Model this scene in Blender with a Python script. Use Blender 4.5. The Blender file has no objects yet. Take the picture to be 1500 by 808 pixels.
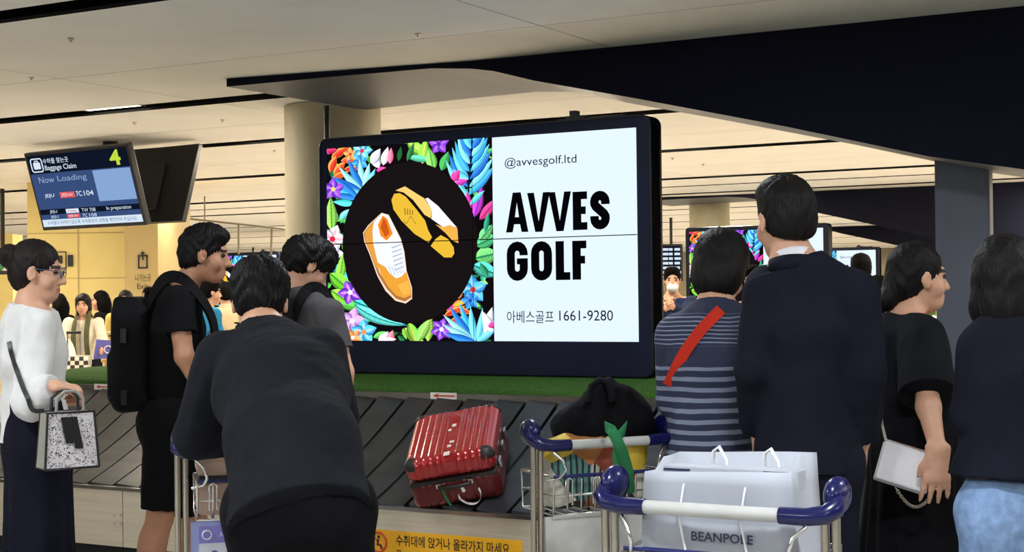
import bpy, bmesh, math, random
import numpy as np
from mathutils import Matrix, Vector

SC = bpy.context.scene
COL = SC.collection

# ------------------------------------------------------------------ camera
F_PX, CX, CY = 2250.0, 750.0, 404.0          # focal length in pixels of the 1500x808 frame
PITCH, ROLL, EYE = 26 / 2250.0, 0.012, 1.47
FW = np.array([0, math.cos(PITCH), math.sin(PITCH)])
U0 = np.array([0, -math.sin(PITCH), math.cos(PITCH)])
X0 = np.array([1.0, 0, 0])
RT = math.cos(ROLL) * X0 - math.sin(ROLL) * U0
UP = math.cos(ROLL) * U0 + math.sin(ROLL) * X0
EYEP = np.array([0, 0, EYE])
cam_data = bpy.data.cameras.new('camera')
cam = bpy.data.objects.new('camera', cam_data)
COL.objects.link(cam)
cam_data.sensor_width = 36.0
cam_data.lens = 36.0 * F_PX / 1500.0
cam_data.clip_start, cam_data.clip_end = 0.05, 200
cam.matrix_world = Matrix(((RT[0], UP[0], -FW[0], 0), (RT[1], UP[1], -FW[1], 0), (RT[2], UP[2], -FW[2], EYE), (0, 0, 0, 1)))
SC.camera = cam

# ------------------------------------------------------------------ world, exposure
world = bpy.data.worlds.new('world')
SC.world = world
world.use_nodes = True
world.node_tree.nodes['Background'].inputs[0].default_value = (0.8, 0.85, 1.0, 1)
world.node_tree.nodes['Background'].inputs[1].default_value = 0.02
SC.view_settings.view_transform = 'Standard'
SC.view_settings.look = 'None'
SC.view_settings.exposure = 0.0
SC.view_settings.gamma = 1.0
SC.view_settings.use_curve_mapping = False
LAMP_WARM, LAMP_NEUTRAL = 84.0, 68.0         # watts of one ceiling lamp: lit hall behind, dimmer hall in front
COL_WARM, COL_NEUTRAL = (1.0, 0.87, 0.68), (0.86, 0.93, 1.0)

# ------------------------------------------------------------------ pixel -> world helpers
def ray(x, y): return FW + (x - CX) / F_PX * RT - (y - CY) / F_PX * UP
def pd(x, y, Y):
    d = ray(x, y); return EYEP + d * (Y / d[1])
def pz(x, y, z):
    d = ray(x, y); return EYEP + d * ((z - EYE) / d[2])
def pplane(x, y, O, n):
    d = ray(x, y); return EYEP + d * (np.dot(np.array(O) - EYEP, n) / np.dot(d, n))

# building grid: the screen, the carousel, the beams and the ceiling slots all run along GU
TH = 0.51727
GU = np.array([math.cos(TH), -math.sin(TH), 0]); GV = np.array([math.sin(TH), math.cos(TH), 0])
SCR_W, SCR_H, SCR_Z = 2.04, 1.1475, 1.2039
GO = np.array([-1.1015, 9.2102, 0.0])
def G(t, d, z): return GO + GU * t + GV * d + np.array([0, 0, z])
def to_g(P):
    q = np.array(P) - GO; return float(q @ GU), float(q @ GV)
CEIL = 2.92

# ------------------------------------------------------------------ small helpers
def lin(c):
    return tuple(((v / 255.0) / 12.92 if v / 255.0 <= 0.04045 else ((v / 255.0 + 0.055) / 1.055) ** 2.4) for v in c)
def nrm(v):
    v = np.array(v, float); return v / max(np.linalg.norm(v), 1e-9)
MATS = {}
def mat(name, rgb, rough=0.6, metal=0.0, vary=0.0, vscale=8.0, bump=0.0, bscale=60.0, spec=0.5, rgb2=None, coat=0.0, stretch=None, sheen=0.0):
    if name in MATS: return MATS[name]
    m = bpy.data.materials.new(name); m.use_nodes = True
    nt = m.node_tree; b = nt.nodes['Principled BSDF']
    c = lin(rgb)
    b.inputs['Base Color'].default_value = (*c, 1)
    b.inputs['Roughness'].default_value = rough
    b.inputs['Metallic'].default_value = metal
    b.inputs['Specular IOR Level'].default_value = spec
    if coat: b.inputs['Coat Weight'].default_value = coat
    if sheen: b.inputs['Sheen Weight'].default_value = sheen
    if vary or bump or rgb2:
        tc = nt.nodes.new('ShaderNodeTexCoord'); src = tc.outputs['Object']
        if stretch:
            mp = nt.nodes.new('ShaderNodeMapping'); mp.inputs['Scale'].default_value = stretch
            nt.links.new(src, mp.inputs[0]); src = mp.outputs[0]
    if vary or rgb2:
        n = nt.nodes.new('ShaderNodeTexNoise'); n.inputs['Scale'].default_value = vscale; n.inputs['Detail'].default_value = 6
        nt.links.new(src, n.inputs['Vector'])
        r = nt.nodes.new('ShaderNodeValToRGB')
        c2 = lin(rgb2) if rgb2 else tuple(min(1, v * (1 + vary)) for v in c)
        c1 = c if rgb2 else tuple(v * (1 - vary) for v in c)
        r.color_ramp.elements[0].color = (*c1, 1); r.color_ramp.elements[1].color = (*c2, 1)
        r.color_ramp.elements[0].position = 0.35; r.color_ramp.elements[1].position = 0.65
        nt.links.new(n.outputs[0], r.inputs[0]); nt.links.new(r.outputs[0], b.inputs['Base Color'])
    if bump:
        n2 = nt.nodes.new('ShaderNodeTexNoise'); n2.inputs['Scale'].default_value = bscale; n2.inputs['Detail'].default_value = 4
        nt.links.new(src, n2.inputs['Vector'])
        bp = nt.nodes.new('ShaderNodeBump'); bp.inputs['Strength'].default_value = bump; bp.inputs['Distance'].default_value = 0.01
        nt.links.new(n2.outputs[0], bp.inputs['Height']); nt.links.new(bp.outputs[0], b.inputs['Normal'])
    MATS[name] = m; return m
def emit(name, rgb, s=1.0):
    if name in MATS: return MATS[name]
    m = bpy.data.materials.new(name); m.use_nodes = True; nt = m.node_tree
    nt.nodes.remove(nt.nodes['Principled BSDF'])
    e = nt.nodes.new('ShaderNodeEmission'); e.inputs[0].default_value = (*lin(rgb), 1); e.inputs[1].default_value = s
    nt.links.new(e.outputs[0], nt.nodes['Material Output'].inputs[0]); MATS[name] = m; return m
def tag(o, label=None, cat=None, group=None, kind=None):
    if label: o['label'] = label
    if cat: o['category'] = cat
    if group: o['group'] = group
    if kind: o['kind'] = kind
    return o
def empty(name, loc=(0, 0, 0), rz=0.0, label=None, cat=None, group=None, kind=None):
    o = bpy.data.objects.new(name, None); COL.objects.link(o)
    o.empty_display_size = 0.1
    o.location = tuple(float(v) for v in loc); o.rotation_euler = (0, 0, rz)
    return tag(o, label, cat, group, kind)
def copy_tree(o, parent=None):
    c = o.copy(); COL.objects.link(c)
    if parent is not None:
        c.parent = parent; c.matrix_parent_inverse = o.matrix_parent_inverse.copy()
    for ch in list(o.children): copy_tree(ch, c)
    return c
class MB:
    """collects simple shapes; build() links them as one mesh object"""
    def __init__(s): s.v = []; s.f = []; s.m = []; s.sm = []
    def add(s, vs, fs, mi=0, smooth=False):
        b = len(s.v); s.v += [tuple(float(q) for q in p) for p in vs]
        s.f += [tuple(b + i for i in f) for f in fs]; s.m += [mi] * len(fs); s.sm += [smooth] * len(fs); return s
    def hexa(s, p, mi=0):   # 8 points: bottom ring ccw, top ring ccw
        return s.add(p, [(3, 2, 1, 0), (4, 5, 6, 7), (0, 1, 5, 4), (1, 2, 6, 5), (2, 3, 7, 6), (3, 0, 4, 7)], mi)
    def box(s, lo, hi, mi=0, fr=None, bev=0.0):
        x0, y0, z0 = lo; x1, y1, z1 = hi
        if bev <= 0:
            p = [(x0, y0, z0), (x1, y0, z0), (x1, y1, z0), (x0, y1, z0), (x0, y0, z1), (x1, y0, z1), (x1, y1, z1), (x0, y1, z1)]
            if fr: p = [fr(*q) for q in p]
            return s.hexa(p, mi)
        bm = bmesh.new(); bmesh.ops.create_cube(bm, size=1)
        for v in bm.verts: v.co = ((x0 + x1) / 2 + v.co.x * (x1 - x0), (y0 + y1) / 2 + v.co.y * (y1 - y0), (z0 + z1) / 2 + v.co.z * (z1 - z0))
        bmesh.ops.bevel(bm, geom=list(bm.edges), offset=bev, segments=2, affect='EDGES', profile=0.6)
        vs = [tuple(v.co) for v in bm.verts]; fs = [tuple(v.index for v in f.verts) for f in bm.faces]; bm.free()
        if fr: vs = [fr(*q) for q in vs]
        return s.add(vs, fs, mi)
    def tube(s, pts, r, n=10, mi=0, cap=True, closed=False):
        pts = [np.array(p, float) for p in pts]; N = len(pts)
        rs = r if hasattr(r, '__len__') else [r] * N
        vs = []; prev = None
        for i, p in enumerate(pts):
            a = pts[(i - 1) % N] if (i > 0 or closed) else p; c = pts[(i + 1) % N] if (i < N - 1 or closed) else p
            d = nrm(c - a)
            if prev is None:
                h = np.array([0, 0, 1.0]) if abs(d[2]) < 0.9 else np.array([1.0, 0, 0])
                x = nrm(np.cross(d, h))
            else: x = nrm(prev - d * (prev @ d))
            prev = x; y = np.cross(d, x)
            for k in range(n):
                q = 2 * math.pi * k / n; vs.append(p + rs[i] * (math.cos(q) * x + math.sin(q) * y))
        fs = []
        for i in range(N if closed else N - 1):
            j = (i + 1) % N
            for k in range(n): fs.append((i * n + k, i * n + (k + 1) % n, j * n + (k + 1) % n, j * n + k))
        s.add(vs, fs, mi, True)
        if cap and not closed: s.add(vs[:n], [tuple(range(n - 1, -1, -1))], mi); s.add(vs[-n:], [tuple(range(n))], mi)
        return s
    def ell(s, c, r, R=None, nu=16, nv=10, mi=0):
        vs = []; fs = []
        for j in range(nv + 1):
            ph = math.pi * j / nv
            for i in range(nu):
                a = 2 * math.pi * i / nu
                p = np.array([r[0] * math.sin(ph) * math.cos(a), r[1] * math.sin(ph) * math.sin(a), r[2] * math.cos(ph)])
                if R is not None: p = np.array(R) @ p
                vs.append(np.array(c) + p)
        for j in range(nv):
            for i in range(nu): fs.append((j * nu + i, (j + 1) * nu + i, (j + 1) * nu + (i + 1) % nu, j * nu + (i + 1) % nu))
        return s.add(vs, fs, mi, True)
    def prism(s, poly, d0, d1, fr, mi=0):   # outline (a,b) extruded from d0 to d1; fr(a,b,d)->xyz
        n = len(poly); vs = [fr(a, b, d0) for a, b in poly] + [fr(a, b, d1) for a, b in poly]
        fs = [tuple(range(n)), tuple(range(2 * n - 1, n - 1, -1))] + [(i, i + n, (i + 1) % n + n, (i + 1) % n) for i in range(n)]
        return s.add(vs, fs, mi)
    def build(s, name, mats, parent=None, origin=None):
        me = bpy.data.meshes.new(name)
        o0 = np.array(origin if origin is not None else (0, 0, 0), float)
        me.from_pydata([tuple(np.array(p) - o0) for p in s.v], [], s.f)
        mats = mats if isinstance(mats, (list, tuple)) else [mats]
        for m in mats: me.materials.append(m)
        me.polygons.foreach_set('material_index', s.m); me.polygons.foreach_set('use_smooth', s.sm)
        bm = bmesh.new(); bm.from_mesh(me); bmesh.ops.recalc_face_normals(bm, faces=list(bm.faces)); bm.to_mesh(me); bm.free()
        o = bpy.data.objects.new(name, me); COL.objects.link(o)
        if origin is not None: o.location = tuple(o0)
        if parent is not None: o.parent = parent
        return o
def link_mesh(name, me, parent=None):
    o = bpy.data.objects.new(name, me); COL.objects.link(o)
    if parent is not None: o.parent = parent
    return o
def rrect(x0, y0, x1, y1, r, n=6):
    out = []
    for cx, cy, a0 in ((x1 - r, y0 + r, -90), (x1 - r, y1 - r, 0), (x0 + r, y1 - r, 90), (x0 + r, y0 + r, 180)):
        for i in range(n + 1):
            a = math.radians(a0 + 90 * i / n); out.append((cx + r * math.cos(a), cy + r * math.sin(a)))
    return out
TEXT_CACHE = {}
def text_obj(name, s, size, m, parent, fr, bold=0.0, xs=1.0, fit=None, align='LEFT', depth=0.0):
    """lettering as a flat mesh; fr = 4x4 matrix (x along the line, y up, z to the reader)"""
    cu = bpy.data.curves.new(name, 'FONT'); cu.body = s; cu.size = 1.0; cu.offset = bold; cu.resolution_u = 3
    cu.fill_mode = 'FRONT'
    tmp = bpy.data.objects.new('tmp_text', cu); COL.objects.link(tmp)
    dg = bpy.context.evaluated_depsgraph_get(); dg.update()
    me = bpy.data.meshes.new_from_object(tmp.evaluated_get(dg))
    bpy.data.objects.remove(tmp); bpy.data.curves.remove(cu)
    n = len(me.vertices); co = np.empty(n * 3, np.float32); me.vertices.foreach_get('co', co); co = co.reshape(-1, 3)
    if n:
        mn, mx = co.min(0), co.max(0)
        if fit:   # (width, height) of the ink box, lower left at the origin
            co[:, 0] = (co[:, 0] - mn[0]) / max(mx[0] - mn[0], 1e-6) * fit[0]
            co[:, 1] = (co[:, 1] - mn[1]) / max(mx[1] - mn[1], 1e-6) * fit[1]
        else:
            co[:, 0] *= size * xs; co[:, 1] *= size
            if align == 'CENTER': co[:, 0] -= (co[:, 0].min() + co[:, 0].max()) / 2
        me.vertices.foreach_set('co', co.reshape(-1)); me.update()
    me.materials.clear(); me.materials.append(m)
    o = link_mesh(name, me, parent); o.matrix_local = fr
    return o
def fmat(o, x, y):
    x = nrm(x); y = nrm(y); z = np.cross(x, y)
    return Matrix(((x[0], y[0], z[0], o[0]), (x[1], y[1], z[1], o[1]), (x[2], y[2], z[2], o[2]), (0, 0, 0, 1)))
random.seed(4)
rng = np.random.default_rng(4)
# ================================================================== STRUCTURE
M_floor = mat('floor_granite', (186, 182, 174), 0.25, vary=0.12, vscale=40, spec=0.5)
M_ceil = mat('ceiling_paint', (232, 229, 224), 0.75, vary=0.03, vscale=1.5)
M_void = mat('ceiling_void', (7, 7, 8), 0.9, vary=0.1)
M_beam = mat('beam_navy', (19, 21, 35), 0.7, vary=0.06, vscale=3, spec=0.08)
M_soffit = mat('beam_underside', (64, 67, 80), 0.45, vary=0.05, vscale=3, spec=.3)
M_plaster = mat('column_plaster', (176, 168, 142), 0.6, vary=0.05, vscale=4, bump=0.02, bscale=40)
M_greycol = mat('column_grey', (104, 108, 124), 0.5, vary=0.05, vscale=4)
M_yellow = mat('wall_yellow', (216, 196, 126), 0.6, vary=0.04, vscale=2)
M_yellowd = mat('pillar_tan', (176, 154, 102), 0.6, vary=0.04, vscale=2)
M_wall = mat('wall_paint', (170, 158, 130), 0.7, vary=0.05, vscale=0.6)
M_dark = mat('dark_ink', (28, 26, 26), 0.6, vary=0.05)
M_black = mat('black_plastic', (14, 14, 17), 0.4, vary=0.05)
M_steel = mat('brushed_steel', (196, 186, 172), 0.32, 1.0, vary=0.08, vscale=3, bump=0.05, bscale=90, stretch=(1, 1, 30))
M_steelb = mat('bright_steel', (225, 222, 218), 0.18, 1.0, vary=0.03)
M_chrome = mat('chrome_tube', (214, 212, 210), 0.2, 1.0, vary=0.04)

def flat_box(name, lo, hi, m, kind='structure', label=None, cat=None):
    c = ((lo[0] + hi[0]) / 2, (lo[1] + hi[1]) / 2, lo[2])
    o = MB().box(lo, hi).build(name, m, origin=c); tag(o, label, cat, kind=kind); return o
XL, XR, YF, YB = -26.0, 34.0, -9.0, 56.0
flat_box('floor', (XL, YF, -0.2), (XR, YB, 0.0), M_floor, label='pale polished granite floor of the baggage hall')
flat_box('wall_back', (XL, YB, 0.0), (XR, YB + 0.2, 3.2), M_wall, label='far end wall of the baggage hall')
flat_box('wall_left', (XL - 0.2, YF, 0.0), (XL, YB, 3.2), M_wall, label='left side wall of the baggage hall')
flat_box('wall_right', (XR, YF, 0.0), (XR + 0.2, YB, 3.2), M_wall, label='right side wall of the baggage hall')
flat_box('wall_front', (XL, YF - 0.2, 0.0), (XR, YF, 3.2), M_wall, label='wall behind the viewer')

# ceiling: dark void above, painted panels below it, dark slots left open between the strips
ceil = MB().box((XL, YF, 3.16), (XR, YB, 3.3)).build('ceiling', M_void)
tag(ceil, 'white panel ceiling with long dark slots', kind='structure')
SLOTS = [(-12.5, .25), (-9.0, .25), (-5.3, .25), (-1.91, .25), (1.32, .28), (3.86, .28), (7.08, .30), (10.72, .32), (12.1, .14), (13.6, .28), (17.6, .2), (19.3, .1), (22.0, .2),
         (25.5, .2), (29.5, .25), (34.0, .25), (39.5, .25), (46.0, .25)]
def tri_rng(d):     # stretch of t that the frame sees at this d on the ceiling (x/y within +-0.36)
    out = []
    for k in (-0.36, 0.36):   # GO.x + GUx t + GVx d = k (GO.y + GUy t + GVy d)
        out.append((k * (GO[1] + GV[1] * d) - GO[0] - GV[0] * d) / (GU[0] - k * GU[1]))
    return min(out), max(out)
PANELS = {}
def panel(t0, t1, d0, d1):
    L, W = round(t1 - t0, 3), round(d1 - d0, 3)
    if (L, W) not in PANELS:
        mb = MB().box((-L / 2, -W / 2, 0), (L / 2, W / 2, 0.02)); mb.m = [0, 1, 1, 1, 1, 1]; o = mb.build('ceiling_panel', [M_ceil, M_void]); PANELS[(L, W)] = o.data
    else: o = link_mesh('ceiling_panel', PANELS[(L, W)])
    o.parent = ceil
    p = G((t0 + t1) / 2, (d0 + d1) / 2, CEIL); o.location = tuple(p); o.rotation_euler = (0, 0, -TH)
for (a, wa), (b, wb) in zip(SLOTS[:-1], SLOTS[1:]):
    d0, d1 = a + wa / 2, b - wb / 2
    ta, tb = tri_rng(max(b, -1.9)); ta2, tb2 = tri_rng(max(a, -1.9))
    ta, tb = min(ta, ta2), max(tb, tb2)
    if b < -1.95: ta, tb = -4, 6
    step = 3.6 if d0 < 14 else 7.2
    k0, k1 = math.floor((ta - 1.55) / step), math.ceil((tb - 1.55) / step)
    g = 0.005
    rows = [(d0, d1)] if d0 > 8 else [(d0, d0 + (d1 - d0) * 0.55 - g / 2), (d0 + (d1 - d0) * 0.55 + g / 2, d1)]
    for r0, r1 in rows:
        for k in range(k0, k1): panel(1.55 + k * step + g / 2, 1.55 + (k + 1) * step - g / 2, r0, r1)
    panel(-45, 1.55 + k0 * step - g / 2, d0, d1); panel(1.55 + k1 * step + g / 2, 45, d0, d1)

# lamps sunk into the slots
M_lamp = emit('lamp_glow', (255, 244, 222), 6.0)
M_lampframe = mat('lamp_frame', (60, 58, 54), 0.5, 0.3, vary=0.05)
lamp_me = {}
def ceiling_lamp(t, d, warm, watts, label):
    p = G(t, d, 2.945)
    root = empty('ceiling_lamp', p, -TH, label, 'ceiling lamp', 'slot lamps in the ceiling')
    if not lamp_me:
        lamp_me['f'] = MB().box((-.30, -.10, .03), (.30, .10, .10)).box((-.30, -.10, 0), (-.285, .10, .03)).box((.285, -.10, 0), (.30, .10, .03)).build('lamp_housing', M_lampframe, root).data
        lamp_me['g'] = MB().box((-.28, -.09, .005), (.28, .09, .03)).build('diffuser', M_lamp, root).data
    else:
        link_mesh('lamp_housing', lamp_me['f'], root); link_mesh('diffuser', lamp_me['g'], root)
    ld = bpy.data.lights.new('lamp_light', 'AREA'); ld.shape = 'RECTANGLE'; ld.size, ld.size_y = .56, .18
    ld.energy = watts; ld.color = COL_WARM if warm else COL_NEUTRAL
    lo = bpy.data.objects.new('lamp_light', ld); COL.objects.link(lo); lo.parent = root; lo.location = (0, 0, -0.03)
warm_rows = {1.32: -3.06, 3.86: -3.62, 7.08: -.81, 10.72: -1.77, 13.6: -3.0, 17.6: -4.0, 22.0: -5.0, 25.5: -6.5, 29.5: -8.0, 34.0: -9.5, 39.5: -11.0, 46.0: -13.0}
LN = 0
for d, t0 in warm_rows.items():
    st = 3.4 if d < 12 else 5.0
    for k in range(-3, 5):
        t = t0 + k * st
        if d < 2 and (-2.5 < t < 8): continue
        p = G(t, d, 0)
        if not (XL + 1 < p[0] < XR - 1 and p[1] < YB - 1): continue
        nm = {(1.32, 0): 'lit slot lamp above the hanging monitors, nearest at left', (3.86, 0): 'lit slot lamp left of the round column', (7.08, 0): 'lit slot lamp just right of the big screen housing', (10.72, 0): 'lit slot lamp above left of the suited man'}
        ceiling_lamp(t, d, True, LAMP_WARM * (st / 3.4), nm.get((d, k), 'small lit lamp in a dark ceiling slot of the hall behind'))
for d, t0 in {-1.91: 2.4, -5.3: 1.0, -9.0: -1.0, -12.5: 0.0}.items():
    for k in range(-2, 3):
        p = G(t0 + k * 4.0, d, 0)
        if p[1] < YF + .5 or (p[1] > 4.2 and d < -2) or (d > -2 and k == -1): continue
        ceiling_lamp(t0 + k * 4.0, d, False, LAMP_NEUTRAL * (.6 if d > -2 else 1.25), 'ceiling lamp above the waiting passengers')

# sprinkler heads on the near ceiling
spr = MB().tube([(0, 0, 0), (0, 0, -.008)], .018, 10).tube([(0, 0, -.008), (0, 0, -.018)], .006, 8).tube([(0, 0, -.018), (0, 0, -.021)], .012, 8)
spr_me = None
for i, (x, y) in enumerate([(46, 113), (104, 56), (612, 49), (197, 179), (326, 175), (402, 220), (285, 247), (985, 231), (1030, 240)]):
    p = pz(x, y, CEIL)
    if spr_me is None: o = spr.build('sprinkler_head', M_steel); spr_me = o.data
    else: o = link_mesh('sprinkler_head', spr_me)
    o.location = tuple(p); tag(o, 'tiny metal sprinkler head on the white ceiling', 'sprinkler', 'ceiling sprinklers')

# beam: a dark soffit that deepens to the right, one per carousel
lowpx = [(332, 127), (480, 113), (632, 100), (690, 100.5), (723, 104), (782, 118), (931, 144), (1150, 185), (1361, 229), (1500, 248)]
def bd(t): return .45 + .26 * min(max((t + 1.16) / 1.8, 0), 1)      # the face swings forward a little at its thin end
low = []
for x, y in lowpx:
    dd = .7
    for _ in range(4): P = pplane(x, y, G(0, dd, 0), GV); dd = bd(to_g(P)[0])
    low.append((to_g(P)[0], float(P[2])))
BE = 2.02
sl = (low[-1][1] - low[-3][1]) / (low[-1][0] - low[-3][0])
low.append((7.6, low[-1][1] + sl * (7.6 - low[-1][0])))
poly = low + [(7.6, 2.919), (low[0][0], 2.919)]
def beam(off_t, off_d, label):
    root = empty('ceiling_beam', G(off_t, off_d, 0), -TH, label, 'beam'); tag(root, kind='structure')
    mb = MB(); fr = lambda a, b, d: (a, d, b)
    for (a, b), (c, e) in zip(low[:-1], low[1:]):
        mb.add([fr(a, b, bd(a)), fr(c, e, bd(c)), fr(c, 2.919, bd(c)), fr(a, 2.919, bd(a))], [(0, 1, 2, 3)])
    n = len(poly); vs = [fr(a, b, BE) for a, b in poly]; mb.add(vs, [tuple(range(n - 1, -1, -1))])
    a, b = low[0]; mb.add([fr(a, b, bd(a)), fr(a, b, BE), fr(a, 2.919, BE), fr(a, 2.919, bd(a))], [(0, 1, 2, 3)])
    mb.build('beam_face', M_beam, root)
    mb = MB()
    for (a, b), (c, e) in zip(low[:-1], low[1:]): mb.add([fr(a, b, bd(a)), fr(c, e, bd(c)), fr(c, e, BE), fr(a, b, BE)], [(0, 1, 2, 3)], 0, True)
    mb.build('beam_underside', M_soffit, root)
    return root
beam(0, 0, 'dark navy ceiling beam above the big screen, deepening to the right')
OFF = [tuple(np.array(to_g(pz(x, y, 2.417))) - np.array([2.125, 0.0])) for x, y in ((1214, 326), (1288, 361))]   # housing corners of the two screens behind
beam(OFF[0][0], OFF[0][1], 'second dark ceiling beam in the hall behind the suited man')
beam(OFF[1][0], OFF[1][1], 'farthest dark ceiling beam at the right of the hall')

# columns
def column(t, d, r, top, m, label):
    mb = MB(); mb.tube([(0, 0, 0), (0, 0, top)], r, 40); o = mb.build('round_column', m); o.location = tuple(G(t, d, 0))
    return tag(o, label, 'column', kind='structure')
column(*to_g(pd(490, 430, 11.75)), .368, 2.915, M_plaster, 'round plastered column behind the left end of the big screen')
column(*to_g(pd(1041, 430, 25.0)), .33, 2.91, M_plaster, 'round column behind the second screen')
cp = pd(480, 300, 11.27)
MB().tube([(0, 0, 0), (0, 0, 2.866)], .022, 12).build('conduit_pipe', M_black).location = (cp[0], cp[1], 0)
tag(bpy.data.objects['conduit_pipe'], 'thin black conduit pipe in front of the round column', 'pipe')
def boxcol(x0, Y, w, dp, top, m, label):
    t, d = to_g(pd(x0, 430, Y)); mb = MB().box((0, 0, 0), (w, dp, top), bev=.012); o = mb.build('square_column', m)
    o.location = tuple(G(t, d, 0)); o.rotation_euler = (0, 0, -TH); return tag(o, label, 'column', kind='structure')
boxcol(1371, 9.0, .315, .1, 2.35, M_greycol, 'grey square column under the right end of the beam')

# tan service block with pillar at the far left
def wbox(name, x0, x1, Y, dp, ztop, m, label):
    a, b = pd(x0, 430, Y), pd(x1, 430, Y)
    o = MB().box((-(b[0] - a[0]) / 2, 0, 0), ((b[0] - a[0]) / 2, dp, ztop)).build(name, m); o.location = ((a[0] + b[0]) / 2, Y, 0)
    return tag(o, label, 'wall', kind='structure')
blk = wbox('wall_block', 41, 183, 19.0, 1.6, CEIL - .001, M_yellow, 'pale yellow service block wall behind the waiting women')
pil = wbox('pillar', 183, 232, 18.7, 1.9, CEIL - .001, M_yellowd, 'tan pillar with an exit pictogram')
wbox('wall_panel', -40, 19, 24.0, .5, 2.5, M_yellow, 'yellow wall panel at the far left edge')
for x0, x1, Y in ((246, 270, 40.0), (396, 424, 36.0)):
    wbox('pillar', x0, x1, Y, .6, 2.35, M_yellow, 'yellow pillar at the far end of the hall')
# thin joints of the block
for px in (115,):
    a = pd(px, 430, 18.995); MB().box((a[0] - .008, 18.993 - 19.0, 0), (a[0] + .008, 0, 2.9)).build('panel_joint', M_yellowd, blk).location = (-blk.location.x, 0, 0)
for zz in (2.28, 1.72):
    w = (pd(183, 430, 19)[0] - pd(41, 430, 19)[0]) / 2
    MB().box((-w, -.006, zz), (w, 0, zz + .012)).build('panel_joint', M_yellowd, blk)
def wall_text(root, s, x0, y0, x1, y1, Y, m, name='lettering', bold=0.0):
    a, b = pd(x0, y1, Y), pd(x1, y0, Y)
    o = text_obj(name, s, 1, m, root, fmat((a[0] - root.location.x, a[1] - root.location.y, a[2]), (1, 0, 0), (0, 0, 1)), fit=(b[0] - a[0], b[2] - a[2]), bold=bold); return o
wall_text(blk, '1', 99, 373, 107, 390, 18.98, M_dark, bold=.01)
wall_text(pil, '나가는곳', 198, 401, 221, 412, 18.68, M_dark)
wall_text(pil, 'Exit', 201, 415, 217, 423, 18.68, M_dark)
def wall_frame(root, x0, y0, x1, y1, Y, w, name):
    a, b = pd(x0, y1, Y), pd(x1, y0, Y); q = root.location; mb = MB()
    X0_, X1_, Z0_, Z1_ = a[0] - q.x, b[0] - q.x, a[2], b[2]; yy = Y - q.y
    for lo, hi in (((X0_, yy, Z0_), (X1_, yy + .01, Z0_ + w)), ((X0_, yy, Z1_ - w), (X1_, yy + .01, Z1_)), ((X0_, yy, Z0_), (X0_ + w, yy + .01, Z1_)), ((X1_ - w, yy, Z0_), (X1_, yy + .01, Z1_))): mb.box(lo, hi)
    return mb, (X0_, X1_, Z0_, Z1_, yy)
mb, (a, b, c, e, yy) = wall_frame(pil, 202, 373, 216, 393, 18.68, .018, 'x')
m0 = (a + b) / 2
mb.box((m0 - .008, yy, e - .06), (m0 + .008, yy + .01, e + .02)); mb.add([(m0 - .035, yy, e + .01), (m0 + .035, yy, e + .01), (m0, yy, e + .05)], [(0, 1, 2)])
mb.build('exit_pictogram', M_dark, pil)
mb, (a, b, c, e, yy) = wall_frame(blk, 80, 368, 97, 393, 18.98, .012, 'x')
mb.box((a + .05, yy, c + .06), (b - .05, yy + .01, e - .05)); mb.build('locker_pictogram', M_dark, blk)

# ================================================================== CAROUSEL
T0, T1, DC, RI, RO = -1.95, 5.2, 0.20, 0.47, 1.40
ZB, ZT = 0.425, 0.885
M_rubber = mat('carousel_rubber', (64, 65, 68), 0.32, 0.6, vary=0.2, vscale=6, bump=0.08, bscale=50, spec=0.6)
M_under = mat('carousel_under', (8, 8, 9), 0.7, vary=0.1)
M_fascia = mat('fascia_steel', (214, 202, 180), 0.36, 0.5, vary=0.07, vscale=2.5, bump=0.04, bscale=80, stretch=(1, 1, 25))
M_turf = mat('artificial_turf', (46, 82, 34), 0.9, vscale=120, rgb2=(78, 116, 50), bump=0.9, bscale=300, spec=.1)
M_rail = mat('rail_steel', (120, 116, 108), 0.35, 0.9, vary=0.1, vscale=4)
caro = empty('baggage_carousel', G(0, 0, 0), -TH, 'inclined steel baggage carousel with black rubber plates and green turf island', 'carousel')
# rubber plates, one object each
def slat_me(w0, w1, name):
    mb = MB(); n = 8; vs = []; 
    for j in (0, 1):       # top / bottom
        for i in range(n + 1):
            q = i / n; y = -RO + .03 + (RO - RI - .05) * q; z = ZB + .008 + (ZT - ZB - .01) * q - .03 * math.sin(math.pi * q)
            w = w0 + (w1 - w0) * q; bow = 0.0
            vs += [(-w / 2 + bow, y, z + .018 - j * .010), (w / 2 * .70 + bow, y, z + .006 - j * .010)]
    fs = []
    for i in range(n):
        a = 2 * i; fs += [(a, a + 1, a + 3, a + 2)]; b = 2 * (n + 1) + a; fs += [(b, b + 2, b + 3, b + 1), (a, a + 2, b + 2, b), (a + 1, b + 1, b + 3, a + 3)]
    e = 2 * n; b0 = 2 * (n + 1); fs += [(0, b0, b0 + 1, 1), (e, e + 1, b0 + e + 1, b0 + e)]
    mb.add(vs, fs, 0, False); return mb
PIT = 0.19
st_me = slat_me(PIT, PIT, 'slat')
o = st_me.build('belt_plate', M_rubber, caro); me_st = o.data; bpy.data.objects.remove(o)
nst = int((T1 - T0) / PIT)
for side in (0, 1):
    for i in range(nst):
        t = T0 + (i + .5) * (T1 - T0) / nst
        if side == 1 and i % 1: continue
        o = link_mesh('belt_plate', me_st, caro); o.location = (t, DC, 0); o.rotation_euler = (0, 0, math.pi * side)
narc = 16
arc = slat_me(RO * math.pi / narc, RI * math.pi / narc, 'slat'); o = arc.build('belt_plate', M_rubber, caro); me_arc = o.data; bpy.data.objects.remove(o)
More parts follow.
